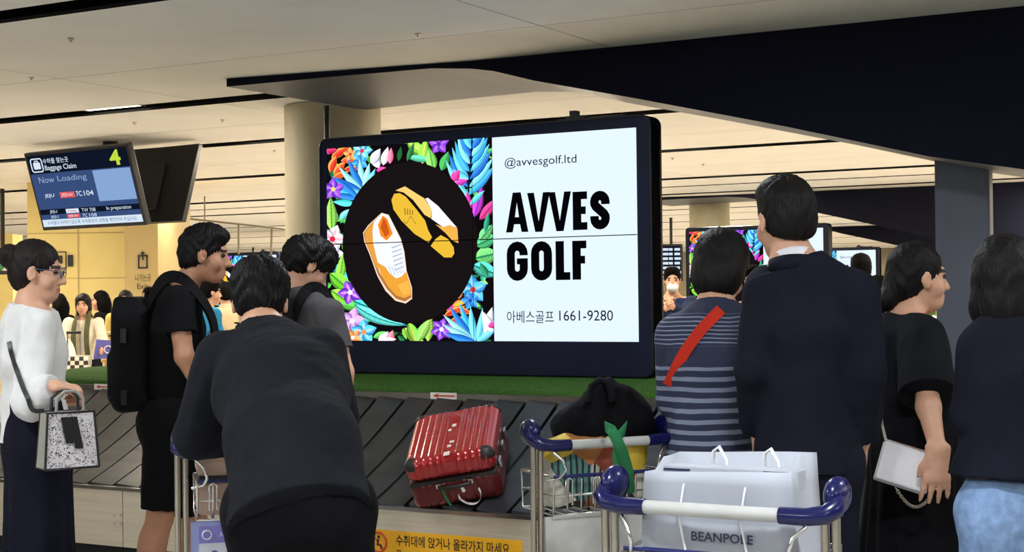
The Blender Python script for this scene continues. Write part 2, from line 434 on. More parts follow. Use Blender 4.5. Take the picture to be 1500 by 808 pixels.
for tc, a0 in ((T0, 180), (T1, 0)):
    for i in range(narc):
        a = math.radians(a0) + (i + .5) * math.pi / narc
        o = link_mesh('belt_plate', me_arc, caro); o.location = (tc, DC, 0); o.rotation_euler = (0, 0, a)
def stad(r, z, n=20):
    out = []
    for i in range(n + 1):
        a = math.pi / 2 + math.pi * i / n; out.append((T0 + r * math.cos(a), DC + r * math.sin(a), z))
    for i in range(n + 1):
        a = -math.pi / 2 + math.pi * i / n; out.append((T1 + r * math.cos(a), DC + r * math.sin(a), z))
    return out
def rings(name, rz, m, cap=False, smooth=True):
    mb = MB(); R = [stad(r, z) for r, z in rz]; n = len(R[0]); vs = [p for q in R for p in q]
    fs = [(i * n + k, i * n + (k + 1) % n, (i + 1) * n + (k + 1) % n, (i + 1) * n + k) for i in range(len(R) - 1) for k in range(n)]
    mb.add(vs, fs, 0, smooth)
    if cap: mb.add(R[-1], [tuple(range(n))])
    return mb.build(name, m, caro)
rings('belt_bed', [(RO - .01, ZB - .03), (RI, ZT - .03)], M_under)
rings('kick_plate', [(RO - .07, 0.0), (RO - .07, .13)], M_under)
rings('outer_trim', [(RO - .03, ZB - .004), (RO - .03, ZB + .012), (RO + .012, ZB + .012), (RO + .014, ZB - .006), (RO + .002, ZB - .008)], M_steelb, smooth=False)
rings('inner_rail', [(RI + .012, ZT - .02), (RI + .012, .925), (RI - .03, .930)], M_rail, smooth=False)
turf = rings('turf_island', [(RI - .005, .90), (RI - .005, .942), (RI - .02, .955), (RI - .08, .975), (RI - .18, 1.0), (.15, 1.012), (.02, 1.012)], M_turf, cap=True)
tag(turf, 'bright green artificial turf strip around the screen foot')
# fascia panels: straight ones share a mesh, curved ends have four each
npan = 5; PW = (T1 - T0) / npan
pm = None
for side in (0, 1):
    for i in range(npan):
        if pm is None:
            o = MB().box((-PW / 2 + .003, -RO, .11), (PW / 2 - .003, -RO + .02, ZB - .004)).build('fascia_panel', M_fascia, caro); pm = o.data
        else: o = link_mesh('fascia_panel', pm, caro)
        o.location = (T0 + (i + .5) * PW, DC, 0); o.rotation_euler = (0, 0, math.pi * side)
pm = None
for tc, a0 in ((T0, 180), (T1, 0)):
    for i in range(4):
        if pm is None:
            mb = MB(); vs = []; n = 8
            for k in range(n + 1):
                a = -math.pi / 2 - math.pi / 8 + math.pi / 4 * k / n + (.002 if k == 0 else -.002 if k == n else 0)
                for r, z in ((RO, .11), (RO, ZB - .004), (RO - .02, ZB - .004), (RO - .02, .11)): vs.append((r * math.cos(a), r * math.sin(a), z))
            fs = [(4 * k + j, 4 * (k + 1) + j, 4 * (k + 1) + (j + 1) % 4, 4 * k + (j + 1) % 4) for k in range(n) for j in range(4)] + [(0, 1, 2, 3), (4 * n, 4 * n + 3, 4 * n + 2, 4 * n + 1)]
            mb.add(vs, fs, 0, False); o = mb.build('fascia_panel', M_fascia, caro); pm = o.data
        else: o = link_mesh('fascia_panel', pm, caro)
        o.location = (tc, DC, 0); o.rotation_euler = (0, 0, math.radians(a0) + math.pi / 4 * (i + .5))
# rivets on the left fascia
for x, y in ((168, 754), (178, 754), (168, 766), (178, 766)):
    t, _ = to_g(pplane(x, y, G(0, DC - RO, 0), GV)); z = pplane(x, y, G(0, DC - RO, 0), GV)[2]
    MB().tube([(t, DC - RO, z), (t, DC - RO - .004, z)], .008, 8).build('rivet', M_steelb, caro)
# warning band on the fascia
M_signy = mat('sign_yellow', (240, 176, 24), 0.45, vary=0.03)
M_signred = mat('sign_red', (196, 62, 34), 0.5, vary=0.03)
M_white = mat('sticker_white', (224, 216, 206), 0.5, vary=0.03)
def g_px(x, y, d):
    P = pplane(x, y, G(0, d, 0), GV); return to_g(P)[0], float(P[2])
DF = DC - RO
ta, za = g_px(532, 774.5, DF); tb, zb_ = g_px(765, 790, DF)
zb_ = (za + zb_) / 2; ZS0 = zb_ - .165
band = MB().box((ta, DF - .003, ZS0), (tb, DF, zb_)).build('warning_band', M_signy, caro); tag(band, 'yellow warning band with black lettering')
FR = lambda t, d, z: fmat((t, d, z), (1, 0, 0), (0, 0, 1))
t1, z1 = g_px(581, 797, DF); t2, z2 = g_px(747, 794, DF)
text_obj('warning_lettering', '수취대에 앉거나 올라가지 마세요', 1, M_dark, band, FR(t1, DF - .0045, zb_ - .072), fit=(t2 - t1, .055), bold=.012)
text_obj('warning_lettering', 'Do not Sit or Step on the Conveyor', 1, M_dark, band, FR(t1 + .005, DF - .0045, zb_ - .135), fit=((t2 - t1) * 1.02, .044), bold=.004)
tc = g_px(555, 790, DF)[0]; zc = zb_ - .062; mb = MB()
ringp = [(tc + .048 * math.cos(a), DF - .005, zc + .048 * math.sin(a)) for a in np.linspace(0, 2 * math.pi, 28, endpoint=False)]
mb.tube(ringp, .0055, 6, closed=True); mb.tube([(tc - .033, DF - .005, zc + .033), (tc + .033, DF - .005, zc - .033)], .004, 6)
mb.build('no_sitting_symbol', M_signred, band)
mb = MB(); mb.ell((tc + .002, DF - .005, zc + .026), (.008, .002, .008)); mb.tube([(tc, DF - .005, zc + .014), (tc - .004, DF - .005, zc - .012), (tc + .016, DF - .005, zc - .014), (tc + .02, DF - .005, zc - .032)], .006, 6)
mb.build('sitting_figure', M_dark, band)
# arrow stickers on the inner rail
for x, y in ((650, 576), (153, 562)):
    t, z = g_px(x, y, DC - RI - .012); z = min(max(z, .9), .912)
    st_ = MB().box((t - .085, DC - RI - .0155, z - .018), (t + .085, DC - RI - .0125, z + .018)).build('arrow_sticker', M_white, caro)
    mb = MB(); yy = DC - RI - .0165
    mb.box((t - .04, yy, z - .004), (t + .075, yy + .001, z + .004)); mb.add([(t - .07, yy, z), (t - .035, yy, z - .012), (t - .035, yy, z + .012)], [(0, 1, 2)])
    mb.build('red_arrow', M_signred, st_)
# ================================================================== BIG SCREEN
M_house = mat('display_housing', (9, 16, 38), 0.5, vary=0.06, vscale=4, spec=0.2)
M_houseside = mat('display_edge', (30, 32, 42), 0.4, 0.3, vary=0.05)
M_scr = emit('screen_white', (212, 228, 244), 1.25)
M_ink = mat('screen_ink', (3, 3, 8), 0.7, vary=0.02, spec=.03)
def vcol_mat(name):
    m = bpy.data.materials.new(name); m.use_nodes = True; nt = m.node_tree; nt.nodes.remove(nt.nodes['Principled BSDF'])
    a = nt.nodes.new('ShaderNodeVertexColor'); a.layer_name = 'print'
    e = nt.nodes.new('ShaderNodeEmission'); e.inputs[1].default_value = 1.2; nt.links.new(a.outputs[0], e.inputs[0])
    nt.links.new(e.outputs[0], nt.nodes['Material Output'].inputs[0]); return m
M_print = vcol_mat('screen_picture')
class Art:
    """flat coloured outlines, later ones on top; points in (a, b) metres on the screen"""
    def __init__(s, clip): s.p = []; s.clip = clip
    def poly(s, pts, rgb):
        x0, y0, x1, y1 = s.clip; P = [tuple(p) for p in pts]
        for ax, lim, sg in ((0, x0, 1), (0, x1, -1), (1, y0, 1), (1, y1, -1)):
            Q = []
            for i in range(len(P)):
                a, b = P[i - 1], P[i]; ia, ib = sg * (a[ax] - lim) >= 0, sg * (b[ax] - lim) >= 0
                if ia != ib:
                    q = (lim - a[ax]) / (b[ax] - a[ax]); Q.append((a[0] + q * (b[0] - a[0]), a[1] + q * (b[1] - a[1])))
                if ib: Q.append(b)
            P = Q
            if len(P) < 3: return
        s.p.append((P, rgb))
    def build(s, name, parent, fr, d0, step, m=None):
        vs, fs, cs = [], [], []
        for i, (P, c) in enumerate(s.p):
            b = len(vs); vs += [fr(x, y, d0 + i * step) for x, y in P]; fs.append(tuple(range(b, b + len(P)))); cs += [(*lin(c), 1)] * len(P)
        me = bpy.data.meshes.new(name); me.from_pydata(vs, [], fs)
        ca = me.color_attributes.new('print', 'FLOAT_COLOR', 'CORNER')
        ca.data.foreach_set('color', [q for c in cs for q in c])
        me.materials.append(m or M_print); return link_mesh(name, me, parent)
ZB0 = 1.012
def ab(x, y):
    t, z = g_px(x, y, 0.0); return (t, z - SCR_Z)
art = Art((0.0, 0.0, ab(723, 350)[0], SCR_H))
def P(pts): return [ab(*p) for p in pts]
def leafpx(x, y, ang, L, W, rgb, vein=None, curve=0.0, n=10):
    """pointed leaf from base (x,y) towards ang (degrees, 0 = right, 90 = up)"""
    a = math.radians(ang); dx, dy = math.cos(a), -math.sin(a); nx, ny = -dy, dx
    l, r_, mid = [], [], []
    for i in range(n + 1):
        q = i / n; w = W / 2 * math.sin(math.pi * q ** 0.8) ; c = curve * L * q * q
        cx, cy = x + dx * L * q + nx * c, y + dy * L * q + ny * c
        l.append((cx + nx * w, cy + ny * w)); r_.append((cx - nx * w, cy - ny * w)); mid.append((cx, cy))
    art.poly(P(l + r_[::-1]), rgb)
    if W > 7: art.poly(P(mid + r_[::-1]), tuple(min(255, int(v * 1.18 + 14)) for v in rgb)); art.poly(P([((a_ + c_ * 2) / 3, (b_ + d_ * 2) / 3) for (a_, b_), (c_, d_) in zip(mid, l)] + l[::-1]), tuple(int(v * .72) for v in rgb))
    if vein:
        hw = max(.5, W * .05)
        art.poly(P([(cx + nx * hw, cy + ny * hw) for cx, cy in mid] + [(cx - nx * hw, cy - ny * hw) for cx, cy in mid[::-1]]), vein)
        for i in range(2, n - 1):
            q = i / n; w = W / 2 * math.sin(math.pi * q ** .8) * .85; cx, cy = mid[i]; bx, by = mid[i + 1]
            for s_ in (1, -1):
                art.poly(P([(cx, cy), (bx + nx * s_ * w + dx * 2, by + ny * s_ * w + dy * 2), (cx + dx * 1.1, cy + dy * 1.1)]), vein)
def flowerpx(x, y, R, n, rgb, ctr, rot=0, dark=None, wid=.62):
    for k in range(n):
        a = rot + 360 * k / n
        leafpx(x, y, a, R, R * wid * 1.25, rgb, n=7)
        if dark: leafpx(x + 2 * math.cos(math.radians(a)), y - 2 * math.sin(math.radians(a)), a, R * .7, R * .22, dark, n=4)
    art.poly(P([(x + R * .2 * math.cos(q), y + R * .2 * math.sin(q)) for q in np.linspace(0, 2 * math.pi, 9)[:-1]]), ctr)
def palmpx(x0, y0, x1, y1, L, n, cols, W=9, spread=52, curve=-.18):
    """frond: stem from base to tip with leaflets on both sides"""
    ang = math.degrees(math.atan2(-(y1 - y0), x1 - x0))
    for i in range(n):
        q = i / (n - 1); x, y = x0 + (x1 - x0) * q, y0 + (y1 - y0) * q; l = L * (1 - .45 * q)
        for s_ in (1, -1): leafpx(x, y, ang + s_ * (spread - 18 * q), l, W, cols[(i + (s_ > 0)) % len(cols)], curve=curve * s_, n=7)
    art.poly(P([(x0 - 1.5, y0), (x0 + 1.5, y0), (x1 + .6, y1), (x1 - .6, y1)]), (16, 24, 60))
X1A, BLK = 726, (14, 10, 14)
art.poly([(0, 0), (art.clip[2], 0), (art.clip[2], SCR_H), (0, SCR_H)], BLK)
r2 = random.Random(11)
GREENS = [(70, 170, 60), (120, 210, 70), (40, 130, 70), (150, 220, 90), (60, 190, 140), (30, 100, 60)]
BLUES = [(60, 170, 240), (110, 210, 250), (40, 120, 220), (150, 230, 255)]
for i in range(120):        # undergrowth around the disc
    x, y = r2.uniform(476, 726), r2.uniform(196, 505)
    if 545 < x < 600 and y < 235: continue
    leafpx(x, y, r2.uniform(0, 360), r2.uniform(12, 26), r2.uniform(5, 10), r2.choice(GREENS), n=6)
R_, O_, PK, PU, WH = (232, 50, 40), (255, 140, 60), (236, 60, 150), (130, 60, 220), (244, 240, 250)
for x, y, a, l, w, c in ((486, 232, 35, 34, 12, R_), (484, 252, 70, 26, 12, R_), (490, 256, 50, 26, 12, (240, 70, 40)), (500, 236, 10, 26, 10, (250, 90, 70)), (505, 248, 5, 24, 9, R_), (488, 262, 25, 26, 10, (240, 90, 40)), (492, 270, 0, 22, 9, R_)):
    leafpx(x, y, a, l, w, O_); leafpx(x + 1, y, a, l * .85, w * .6, c)
leafpx(481, 226, 60, 14, 9, PK); leafpx(480, 222, 10, 16, 9, (200, 40, 90))
flowerpx(514, 226, 11, 5, (255, 160, 90), (200, 60, 40), 20)
flowerpx(531, 221, 16, 5, (90, 190, 250), (220, 60, 90), 5, (190, 235, 255))
flowerpx(528, 238, 13, 5, (70, 160, 240), (40, 70, 160), 40)
leafpx(556, 246, 115, 24, 13, WH); leafpx(545, 240, 60, 26, 14, (226, 222, 244)); leafpx(562, 242, 75, 28, 12, (250, 220, 232)); leafpx(572, 240, 85, 24, 9, (240, 120, 150)); leafpx(552, 250, 10, 18, 9, PK)
for a, l in ((105, 52), (122, 58), (140, 56), (156, 50), (172, 44), (88, 46), (74, 40)): leafpx(536, 284, a, l, 11, r2.choice(BLUES), curve=.1)
for a, l in ((150, 52), (165, 46), (135, 54)): leafpx(528, 292, a, l, 9, r2.choice(BLUES), curve=-.1)
flowerpx(489, 277, 17, 5, PU, (250, 220, 120), 18, (190, 130, 250))
leafpx(520, 298, 175, 32, 11, (80, 220, 220)); leafpx(487, 338, 92, 50, 17, (150, 220, 90), (70, 160, 60)); leafpx(499, 322, 60, 26, 10, (120, 220, 220), curve=.4)
flowerpx(488, 350, 22, 5, WH, (220, 40, 70), 70, (250, 190, 210)); flowerpx(490, 372, 16, 5, (220, 225, 250), (200, 60, 90), 0)
leafpx(484, 372, -60, 60, 16, (60, 190, 200), (40, 130, 150)); leafpx(497, 415, 80, 48, 14, (140, 220, 70), (80, 170, 60)); leafpx(484, 400, -40, 46, 22, (120, 215, 60), (70, 150, 50)); leafpx(486, 425, -35, 44, 22, (150, 230, 70), (80, 160, 50))
leafpx(500, 445, -10, 30, 14, (90, 190, 70)); flowerpx(514, 428, 19, 5, PU, WH, 40, (220, 160, 255))
leafpx(518, 440, -25, 86, 22, (70, 200, 190), (30, 120, 130), curve=-.12); leafpx(520, 446, -38, 80, 18, (100, 220, 210), (40, 140, 140), curve=-.3)
flowerpx(517, 470, 21, 5, (206, 150, 232), (250, 230, 250), 75, (230, 190, 250)); flowerpx(534, 486, 20, 5, (70, 180, 245), (250, 150, 90), 90, (170, 225, 255)); flowerpx(518, 494, 14, 5, (255, 150, 90), WH, 50)
leafpx(548, 494, 20, 24, 10, (90, 190, 90)); leafpx(556, 502, 50, 22, 11, WH); leafpx(570, 502, 70, 20, 12, (250, 130, 150)); leafpx(560, 500, 10, 22, 9, (250, 220, 230))
leafpx(594, 480, -42, 40, 17, (150, 210, 70), (230, 220, 120)); leafpx(600, 472, -70, 34, 15, (110, 190, 60), (220, 210, 110)); leafpx(628, 500, 85, 40, 14, (130, 200, 70), (230, 220, 120)); leafpx(612, 500, 60, 40, 16, (120, 200, 90), (220, 220, 110))
flowerpx(648, 482, 17, 6, PU, WH, 15, (200, 150, 255))
for x, y, a, l, w, c in ((652, 462, 25, 34, 10, R_), (660, 470, 5, 30, 11, R_), (668, 452, -15, 26, 10, (250, 70, 60)), (655, 455, 40, 26, 7, PK), (664, 448, 20, 26, 8, (240, 200, 60))): leafpx(x, y, a, l, w, O_); leafpx(x + 1, y, a, l * .85, w * .6, c)
leafpx(670, 438, 60, 18, 9, (255, 160, 100)); flowerpx(694, 424, 22, 5, (70, 165, 245), (200, 60, 50), 95, (150, 215, 255)); flowerpx(690, 440, 14, 5, (60, 140, 230), (40, 70, 160), 30)
for a, l in ((118, 62), (132, 66), (146, 62), (158, 56), (104, 52), (170, 48)): leafpx(698, 500, a, l, 11, r2.choice(BLUES), curve=.1)
for a, l in ((60, 48), (45, 44), (75, 50), (30, 36)): leafpx(700, 500, a, l, 10, r2.choice(BLUES), curve=-.1)
leafpx(712, 488, 75, 40, 14, (220, 225, 250)); leafpx(722, 486, 115, 34, 14, WH); leafpx(716, 478, 20, 16, 9, PK)
leafpx(697, 378, 12, 36, 26, (110, 205, 110), (40, 130, 90)); leafpx(694, 388, -22, 42, 22, (80, 195, 180), (30, 120, 120)); leafpx(698, 360, 25, 36, 20, (80, 190, 120), (40, 120, 90)); leafpx(704, 352, 50, 30, 16, (110, 200, 120), (50, 130, 90)); leafpx(716, 405, 120, 24, 10, (40, 130, 90))
leafpx(598, 208, -35, 36, 17, (140, 210, 70), (235, 225, 130)); leafpx(620, 240, 82, 38, 16, (120, 210, 60), (240, 230, 120)); leafpx(598, 230, -8, 40, 10, (90, 200, 160)); leafpx(636, 250, 100, 34, 16, (140, 220, 100), (70, 170, 80)); leafpx(648, 250, 70, 30, 14, (60, 160, 80))
flowerpx(644, 211, 16, 5, PU, (90, 40, 170), 20, (190, 120, 250)); leafpx(598, 236, 70, 30, 8, (40, 110, 60)); leafpx(585, 236, 80, 22, 7, (36, 100, 50))
palmpx(687, 286, 694, 196, 60, 9, [(60, 160, 240), (120, 215, 250), (40, 110, 210), (90, 190, 240)], W=11, spread=48, curve=.2)
leafpx(688, 262, 165, 26, 12, (110, 215, 240), curve=.3); leafpx(664, 266, 60, 20, 13, PK); leafpx(668, 270, 20, 20, 10, (200, 60, 170)); leafpx(690, 290, 130, 26, 8, (100, 210, 230))
leafpx(696, 318, 75, 46, 15, (200, 60, 200), (120, 50, 190)); leafpx(704, 322, 50, 44, 14, (226, 60, 130), (160, 40, 120)); leafpx(690, 308, 100, 28, 10, (220, 60, 160)); leafpx(690, 300, 45, 30, 9, (90, 200, 210)); leafpx(712, 340, 80, 30, 8, (40, 140, 110))
# black disc with the pair of shoes
cc = ab(599.5, 355.5); cr = (ab(599.5, 237)[1] - ab(599.5, 473)[1]) / 2
art.poly([(cc[0] + cr * math.cos(q), cc[1] + cr * math.sin(q)) for q in np.linspace(0, 2 * math.pi, 72)[:-1]], (22, 17, 18))
def Z5(pts): return [(460 + x * .4952, 160 + y * .4952) for x, y in pts]
def sh(pts, rgb): art.poly(P(Z5(pts)), rgb)
sh([(148, 365), (163, 343), (203, 306), (224, 312), (260, 383), (270, 420), (277, 478), (293, 528), (293, 560), (274, 574), (244, 566), (214, 536), (190, 492), (168, 430), (152, 392)], (236, 214, 186))
sh([(150, 367), (165, 345), (204, 308), (222, 314), (258, 385), (268, 420), (275, 478), (290, 528), (291, 556), (272, 568), (246, 560), (218, 530), (193, 490), (171, 430), (155, 392)], (176, 112, 58))
sh([(156, 366), (168, 346), (204, 308), (222, 314), (258, 385), (268, 420), (275, 478), (288, 526), (288, 548), (270, 556), (246, 548), (222, 522), (198, 484), (176, 428), (160, 390)], (232, 236, 246))
sh([(154, 366), (166, 346), (180, 334), (176, 360), (178, 396), (186, 430), (196, 470), (188, 470), (172, 428), (156, 392)], (224, 154, 60))
sh([(180, 336), (204, 308), (222, 314), (240, 352), (252, 380), (232, 392), (206, 388), (190, 372)], (248, 240, 232))
sh([(192, 342), (206, 314), (220, 324), (236, 368), (218, 388), (200, 374)], (236, 130, 36))
sh([(200, 350), (208, 322), (216, 330), (226, 366), (214, 378)], (196, 84, 24))
sh([(190, 452), (214, 466), (228, 486), (246, 500), (262, 494), (276, 480), (289, 526), (289, 550), (270, 558), (246, 550), (222, 524), (200, 486)], (228, 158, 54))
sh([(250, 520), (280, 506), (288, 530), (286, 546), (268, 550)], (240, 176, 76))
for i in range(6): sh([(232 + i * 2, 408 + i * 13), (262 + i * 1.5, 398 + i * 13), (262 + i * 1.5, 401 + i * 13), (232 + i * 2, 412 + i * 13)], (168, 176, 200))
for i in range(5): sh([(222 + i * 9, 462 + i * 3), (225 + i * 9, 462 + i * 3), (236 + i * 9, 492 - i * 2), (233 + i * 9, 492 - i * 2)], (190, 198, 216))
sh([(236, 248), (250, 232), (272, 227), (330, 262), (370, 284), (412, 332), (432, 352), (432, 400), (420, 436), (404, 442), (385, 440), (346, 404), (300, 370), (256, 330), (232, 284)], (20, 16, 16))
sh([(244, 240), (272, 228), (330, 264), (352, 300), (348, 322), (330, 312), (296, 268), (268, 246)], (238, 200, 110))
sh([(332, 264), (340, 262), (370, 286), (412, 334), (426, 350), (404, 344), (384, 348), (350, 324), (352, 300)], (236, 238, 246))
sh([(384, 348), (404, 342), (427, 352), (430, 396), (412, 388), (392, 366), (362, 340)], (232, 172, 74))
sh([(232, 268), (240, 250), (256, 248), (274, 258), (306, 296), (332, 330), (340, 356), (352, 378), (342, 394), (300, 368), (262, 330), (238, 296)], (226, 182, 54))
sh([(348, 404), (362, 384), (378, 372), (400, 384), (416, 408), (418, 426), (410, 438), (388, 438)], (226, 182, 54))
for q in range(10): sh([(268 + 3.6 * q, 326 + 10 * math.sin(q * .8)), (272 + 3.6 * q, 326 + 10 * math.sin(q * .8 + .8)), (272 + 3.6 * q, 328.5 + 10 * math.sin(q * .8 + .8)), (268 + 3.6 * q, 328.5 + 10 * math.sin(q * .8))], (120, 92, 30))
for q in range(4): sh([(270 + 8 * q, 292 + 2 * q), (272.5 + 8 * q, 292 + 2 * q), (274 + 7 * q, 312), (271.5 + 7 * q, 312)], (120, 92, 30))

def flat_stroke(mb, pts, w, closed=False):
    n = len(pts); P_ = [np.array(p) for p in pts]; vs = []
    for i in range(n):
        a = P_[(i - 1) % n] if (closed or i > 0) else P_[i]; b = P_[(i + 1) % n] if (closed or i < n - 1) else P_[i]
        d = nrm(b - a); m = np.array([-d[1], d[0]]); vs += [P_[i] + m * w / 2, P_[i] - m * w / 2]
    for i in range(n if closed else n - 1):
        j = (i + 1) % n; mb.append([vs[2 * i], vs[2 * i + 1], vs[2 * j + 1], vs[2 * j]])
def glyph(ch, x0, y0, x1, y1, root, zs):
    """heavy condensed capital drawn as flat pieces in its box"""
    a, b = ab(x0, y1), ab(x1, y0); W_, H_ = b[0] - a[0], b[1] - a[1]; w = .052; U, V_ = w / W_, .2; pc = []
    if ch == 'A': pc = [[(0, 0), (.3, 0), (.37, .2), (.41, .38), (.5, .74), (.5, 1), (.32, 1)], [(1, 0), (.68, 1), (.5, 1), (.5, .74), (.59, .38), (.63, .2), (.7, 0)], [(.37, .2), (.63, .2), (.59, .38), (.41, .38)]]
    if ch == 'V': pc = [[(0, 1), (.34, 0), (.5, 0), (.5, .27), (.3, 1)], [(1, 1), (.7, 1), (.5, .27), (.5, 0), (.66, 0)]]
    if ch in 'ELF': pc = [[(0, 0), (U, 0), (U, 1), (0, 1)]]
    if ch in 'EL': pc.append([(U, 0), (1, 0), (1, V_), (U, V_)])
    if ch in 'EF': pc += [[(U, 1 - V_), (1, 1 - V_), (1, 1), (U, 1)], [(U, .41), (.9, .41), (.9, .41 + V_), (U, .41 + V_)]]
    pc = [[(x * W_, y * H_) for x, y in q] for q in pc]
    if ch in 'OGS':
        h = w / 2; r = W_ / 2 - h; q = lambda cx, cy, a0, a1, n=8: [(cx + r * math.cos(math.radians(a0 + (a1 - a0) * i / n)), cy + r * math.sin(math.radians(a0 + (a1 - a0) * i / n))) for i in range(n + 1)]
        c, lo_, hi_ = W_ / 2, h + r, H_ - h - r
        if ch == 'O': flat_stroke(pc, q(c, hi_, 0, 180) + q(c, lo_, 180, 360), w, True)
        if ch == 'G': flat_stroke(pc, [(c + r, hi_ - .05 * H_)] + q(c, hi_, 0, 180) + q(c, lo_, 180, 360) + [(c + r, H_ * .5)], w); pc.append([(c - .02 * W_, H_ * .42), (W_, H_ * .42), (W_, H_ * .57), (c - .02 * W_, H_ * .57)])
        if ch == 'S':
            m_ = H_ / 2; k_ = (hi_ - m_) * .55
            flat_stroke(pc, [(c + r, hi_ - .07 * H_)] + q(c, hi_, 0, 180) + [(c - r, hi_ - .05 * H_), (c - r * .75, m_ + .1 * H_), (c, m_), (c + r * .75, m_ - .1 * H_), (c + r, lo_ + .05 * H_)] + q(c, lo_, 0, -180) + [(c - r, lo_ + .07 * H_)], w)
    mb = MB()
    for i, q_ in enumerate(pc): mb.add([(a[0] + x, -.0055 - i * 1e-6, zs + a[1] + y) for x, y in q_], [tuple(range(len(q_)))])
    return mb.build('advert_letter', M_ink, root)
LETTERS = [('A', 742, 281, 774, 340.5), ('V', 773.5, 281, 806, 340), ('V', 804.5, 280, 837, 339), ('E', 840, 280, 860.5, 337), ('S', 865.5, 278.5, 893.5, 336.5), ('G', 743.5, 353, 773.5, 411.5), ('O', 779, 352.5, 809, 411), ('L', 815, 352.5, 835.5, 410), ('F', 839.5, 352, 859.5, 409.5)]
def big_screen(off_t, off_d, label, first=None):
    if first is not None:
        r = copy_tree(first); r.location = tuple(G(off_t, off_d, ZB0)); r['label'] = label; return r
    root = empty('advertising_screen', G(off_t, off_d, ZB0), -TH, label, 'screen', 'large advertising screens')
    fr = lambda a, b, d: (a, d, b)
    mb = MB(); mb.prism(rrect(-.062, 0.0, SCR_W + .085, 1.405, .055), .004, .14, fr); mb.build('housing', M_house, root)
    mb = MB(); o1, o2 = rrect(-.062, 0.0, SCR_W + .085, 1.405, .055), rrect(-.055, .007, SCR_W + .078, 1.398, .05)
    n = len(o1); mb.add([fr(*p, .004) for p in o1] + [fr(*p, -.004) for p in o2] + [fr(*p, .12) for p in o1], [(i, (i + 1) % n, n + (i + 1) % n, n + i) for i in range(n)] + [(i, i + 2 * n, (i + 1) % n + 2 * n, (i + 1) % n) for i in range(n)])
    mb.build('housing_rim', M_houseside, root)
    zs = SCR_Z - ZB0
    hw, hh = SCR_W / 2, SCR_H / 2
    for i in (0, 1):
        for j in (0, 1):
            MB().box((i * hw + .0008, -.003, zs + j * hh + .0015), ((i + 1) * hw - .0008, .004, zs + (j + 1) * hh - .0015)).build('screen_panel', M_scr, root)
    pic = art.build('shoe_picture', root, lambda a, b, d: (a, -.004 - d, zs + b), 0, 6e-6)
    tag(pic, 'picture of two orange and white shoes in a ring of tropical flowers')
    MB().box((0, -.0125, zs + hh - .0025), (SCR_W, -.0105, zs + hh + .0025)).build('panel_seam', M_ink, root)
    MB().box((hw - .0012, -.0125, zs), (hw + .0012, -.0105, zs + SCR_H)).build('panel_seam', M_ink, root)
    def txt(s, x0, y0, x1, y1, bold):
        a, b = ab(x0, y1), ab(x1, y0)
        text_obj('advert_lettering', s, 1, M_ink, root, FR(a[0], -.0055, zs + a[1]), fit=(b[0] - a[0], b[1] - a[1]), bold=bold)
    txt('@avvesgolf.ltd', 740, 225, 845, 248, 0.0)
    for ch, x0, y0, x1, y1 in LETTERS: glyph(ch, x0, y0, x1, y1, root, zs)
    txt('아베스골프', 743.5, 454.5, 812, 473, 0.0); txt('1661-9280', 820, 454, 898.5, 469.5, 0.0)
    mb = MB().box((1.60, .03, 1.405), (1.72, .1, 1.43)); mb.box((1.62, .04, 1.43), (1.66, .09, 1.46)); mb.tube([(1.72, .06, 1.412), (1.85, .06, 1.409), (1.95, .06, 1.415)], .008, 6)
    mb.build('camera_bracket', M_black, root)
    return root
scr1 = big_screen(0, 0, 'big lit advertising screen with two shoes and bold black lettering, nearest of all')
scr2 = big_screen(OFF[0][0], OFF[0][1], 'lit advertising screen behind the bob haired woman and suited man', scr1)
scr3 = big_screen(OFF[1][0], OFF[1][1], 'lit advertising screen farther right, half behind a dark haired man', scr1)
pL = pd(325, 428, 33.0); tL, dL = to_g(pL)
scr4 = big_screen(tL - .56, dL, 'distant lit advertising screen beside the backpack man\'s chest', scr1)
def island(off_t, off_d, label):
    root = empty('carousel_island', G(off_t, off_d, 0), -TH, label, 'carousel')
    mb = MB(); mb.prism(rrect(-1.6, -.95, 4.0, 1.1, .6), 0.0, .43, lambda a, b, d: (a, b, d)); mb.build('carousel_body', M_fascia, root)
    mb = MB(); R0, R1 = rrect(-1.58, -.93, 3.98, 1.08, .6), rrect(-.9, -.26, 3.3, .42, .3); n = len(R0)
    mb.add([(a, b, .44) for a, b in R0] + [(a, b, .9) for a, b in R1], [(i, (i + 1) % n, n + (i + 1) % n, n + i) for i in range(n)]); mb.build('belt', M_rubber, root)
    mb = MB(); mb.prism(R1, .88, 1.011, lambda a, b, d: (a, b, d)); mb.build('turf_island', M_turf, root)
for (a, b), l in ((OFF[0], 'baggage carousel under the second screen'), (OFF[1], 'baggage carousel under the third screen'), ((tL - .56, dL), 'distant baggage carousel at the far left')): island(a, b, l)

# ================================================================== HANGING FLIGHT MONITORS
M_navy = emit('monitor_navy', (14, 21, 38), 1.0); M_blue = emit('monitor_blue', (56, 78, 124), 1.0); M_blue2 = emit('monitor_lightblue', (136, 168, 214), 1.0)
M_mwhite = emit('monitor_white', (216, 232, 248), 1.0); M_mlime = emit('monitor_lime', (196, 222, 64), 1.0); M_mred = emit('monitor_red', (232, 92, 90), 1.0); M_mgrey = emit('monitor_greytext', (150, 170, 206), 1.0)
M_mink = emit('monitor_ink', (70, 96, 140), 1.0)
yaw, tilt = math.radians(36), math.radians(16.5)
MW, MH = 1.46, .745
ax = np.array([math.cos(yaw), -math.sin(yaw), 0]); nh = np.array([-math.sin(yaw), -math.cos(yaw), 0])
def monitor_axes(sgn): return math.cos(tilt) * np.array([0, 0, 1.0]) + sgn * math.sin(tilt) * nh
Cm = pd(122.5, 276, 14.0); Cm2 = pd(201, 272, 14.4)
mon = empty('flight_monitor', (Cm[0], Cm[1], Cm[2]), 0, 'hanging baggage claim monitor showing a lime green 4', 'monitor')
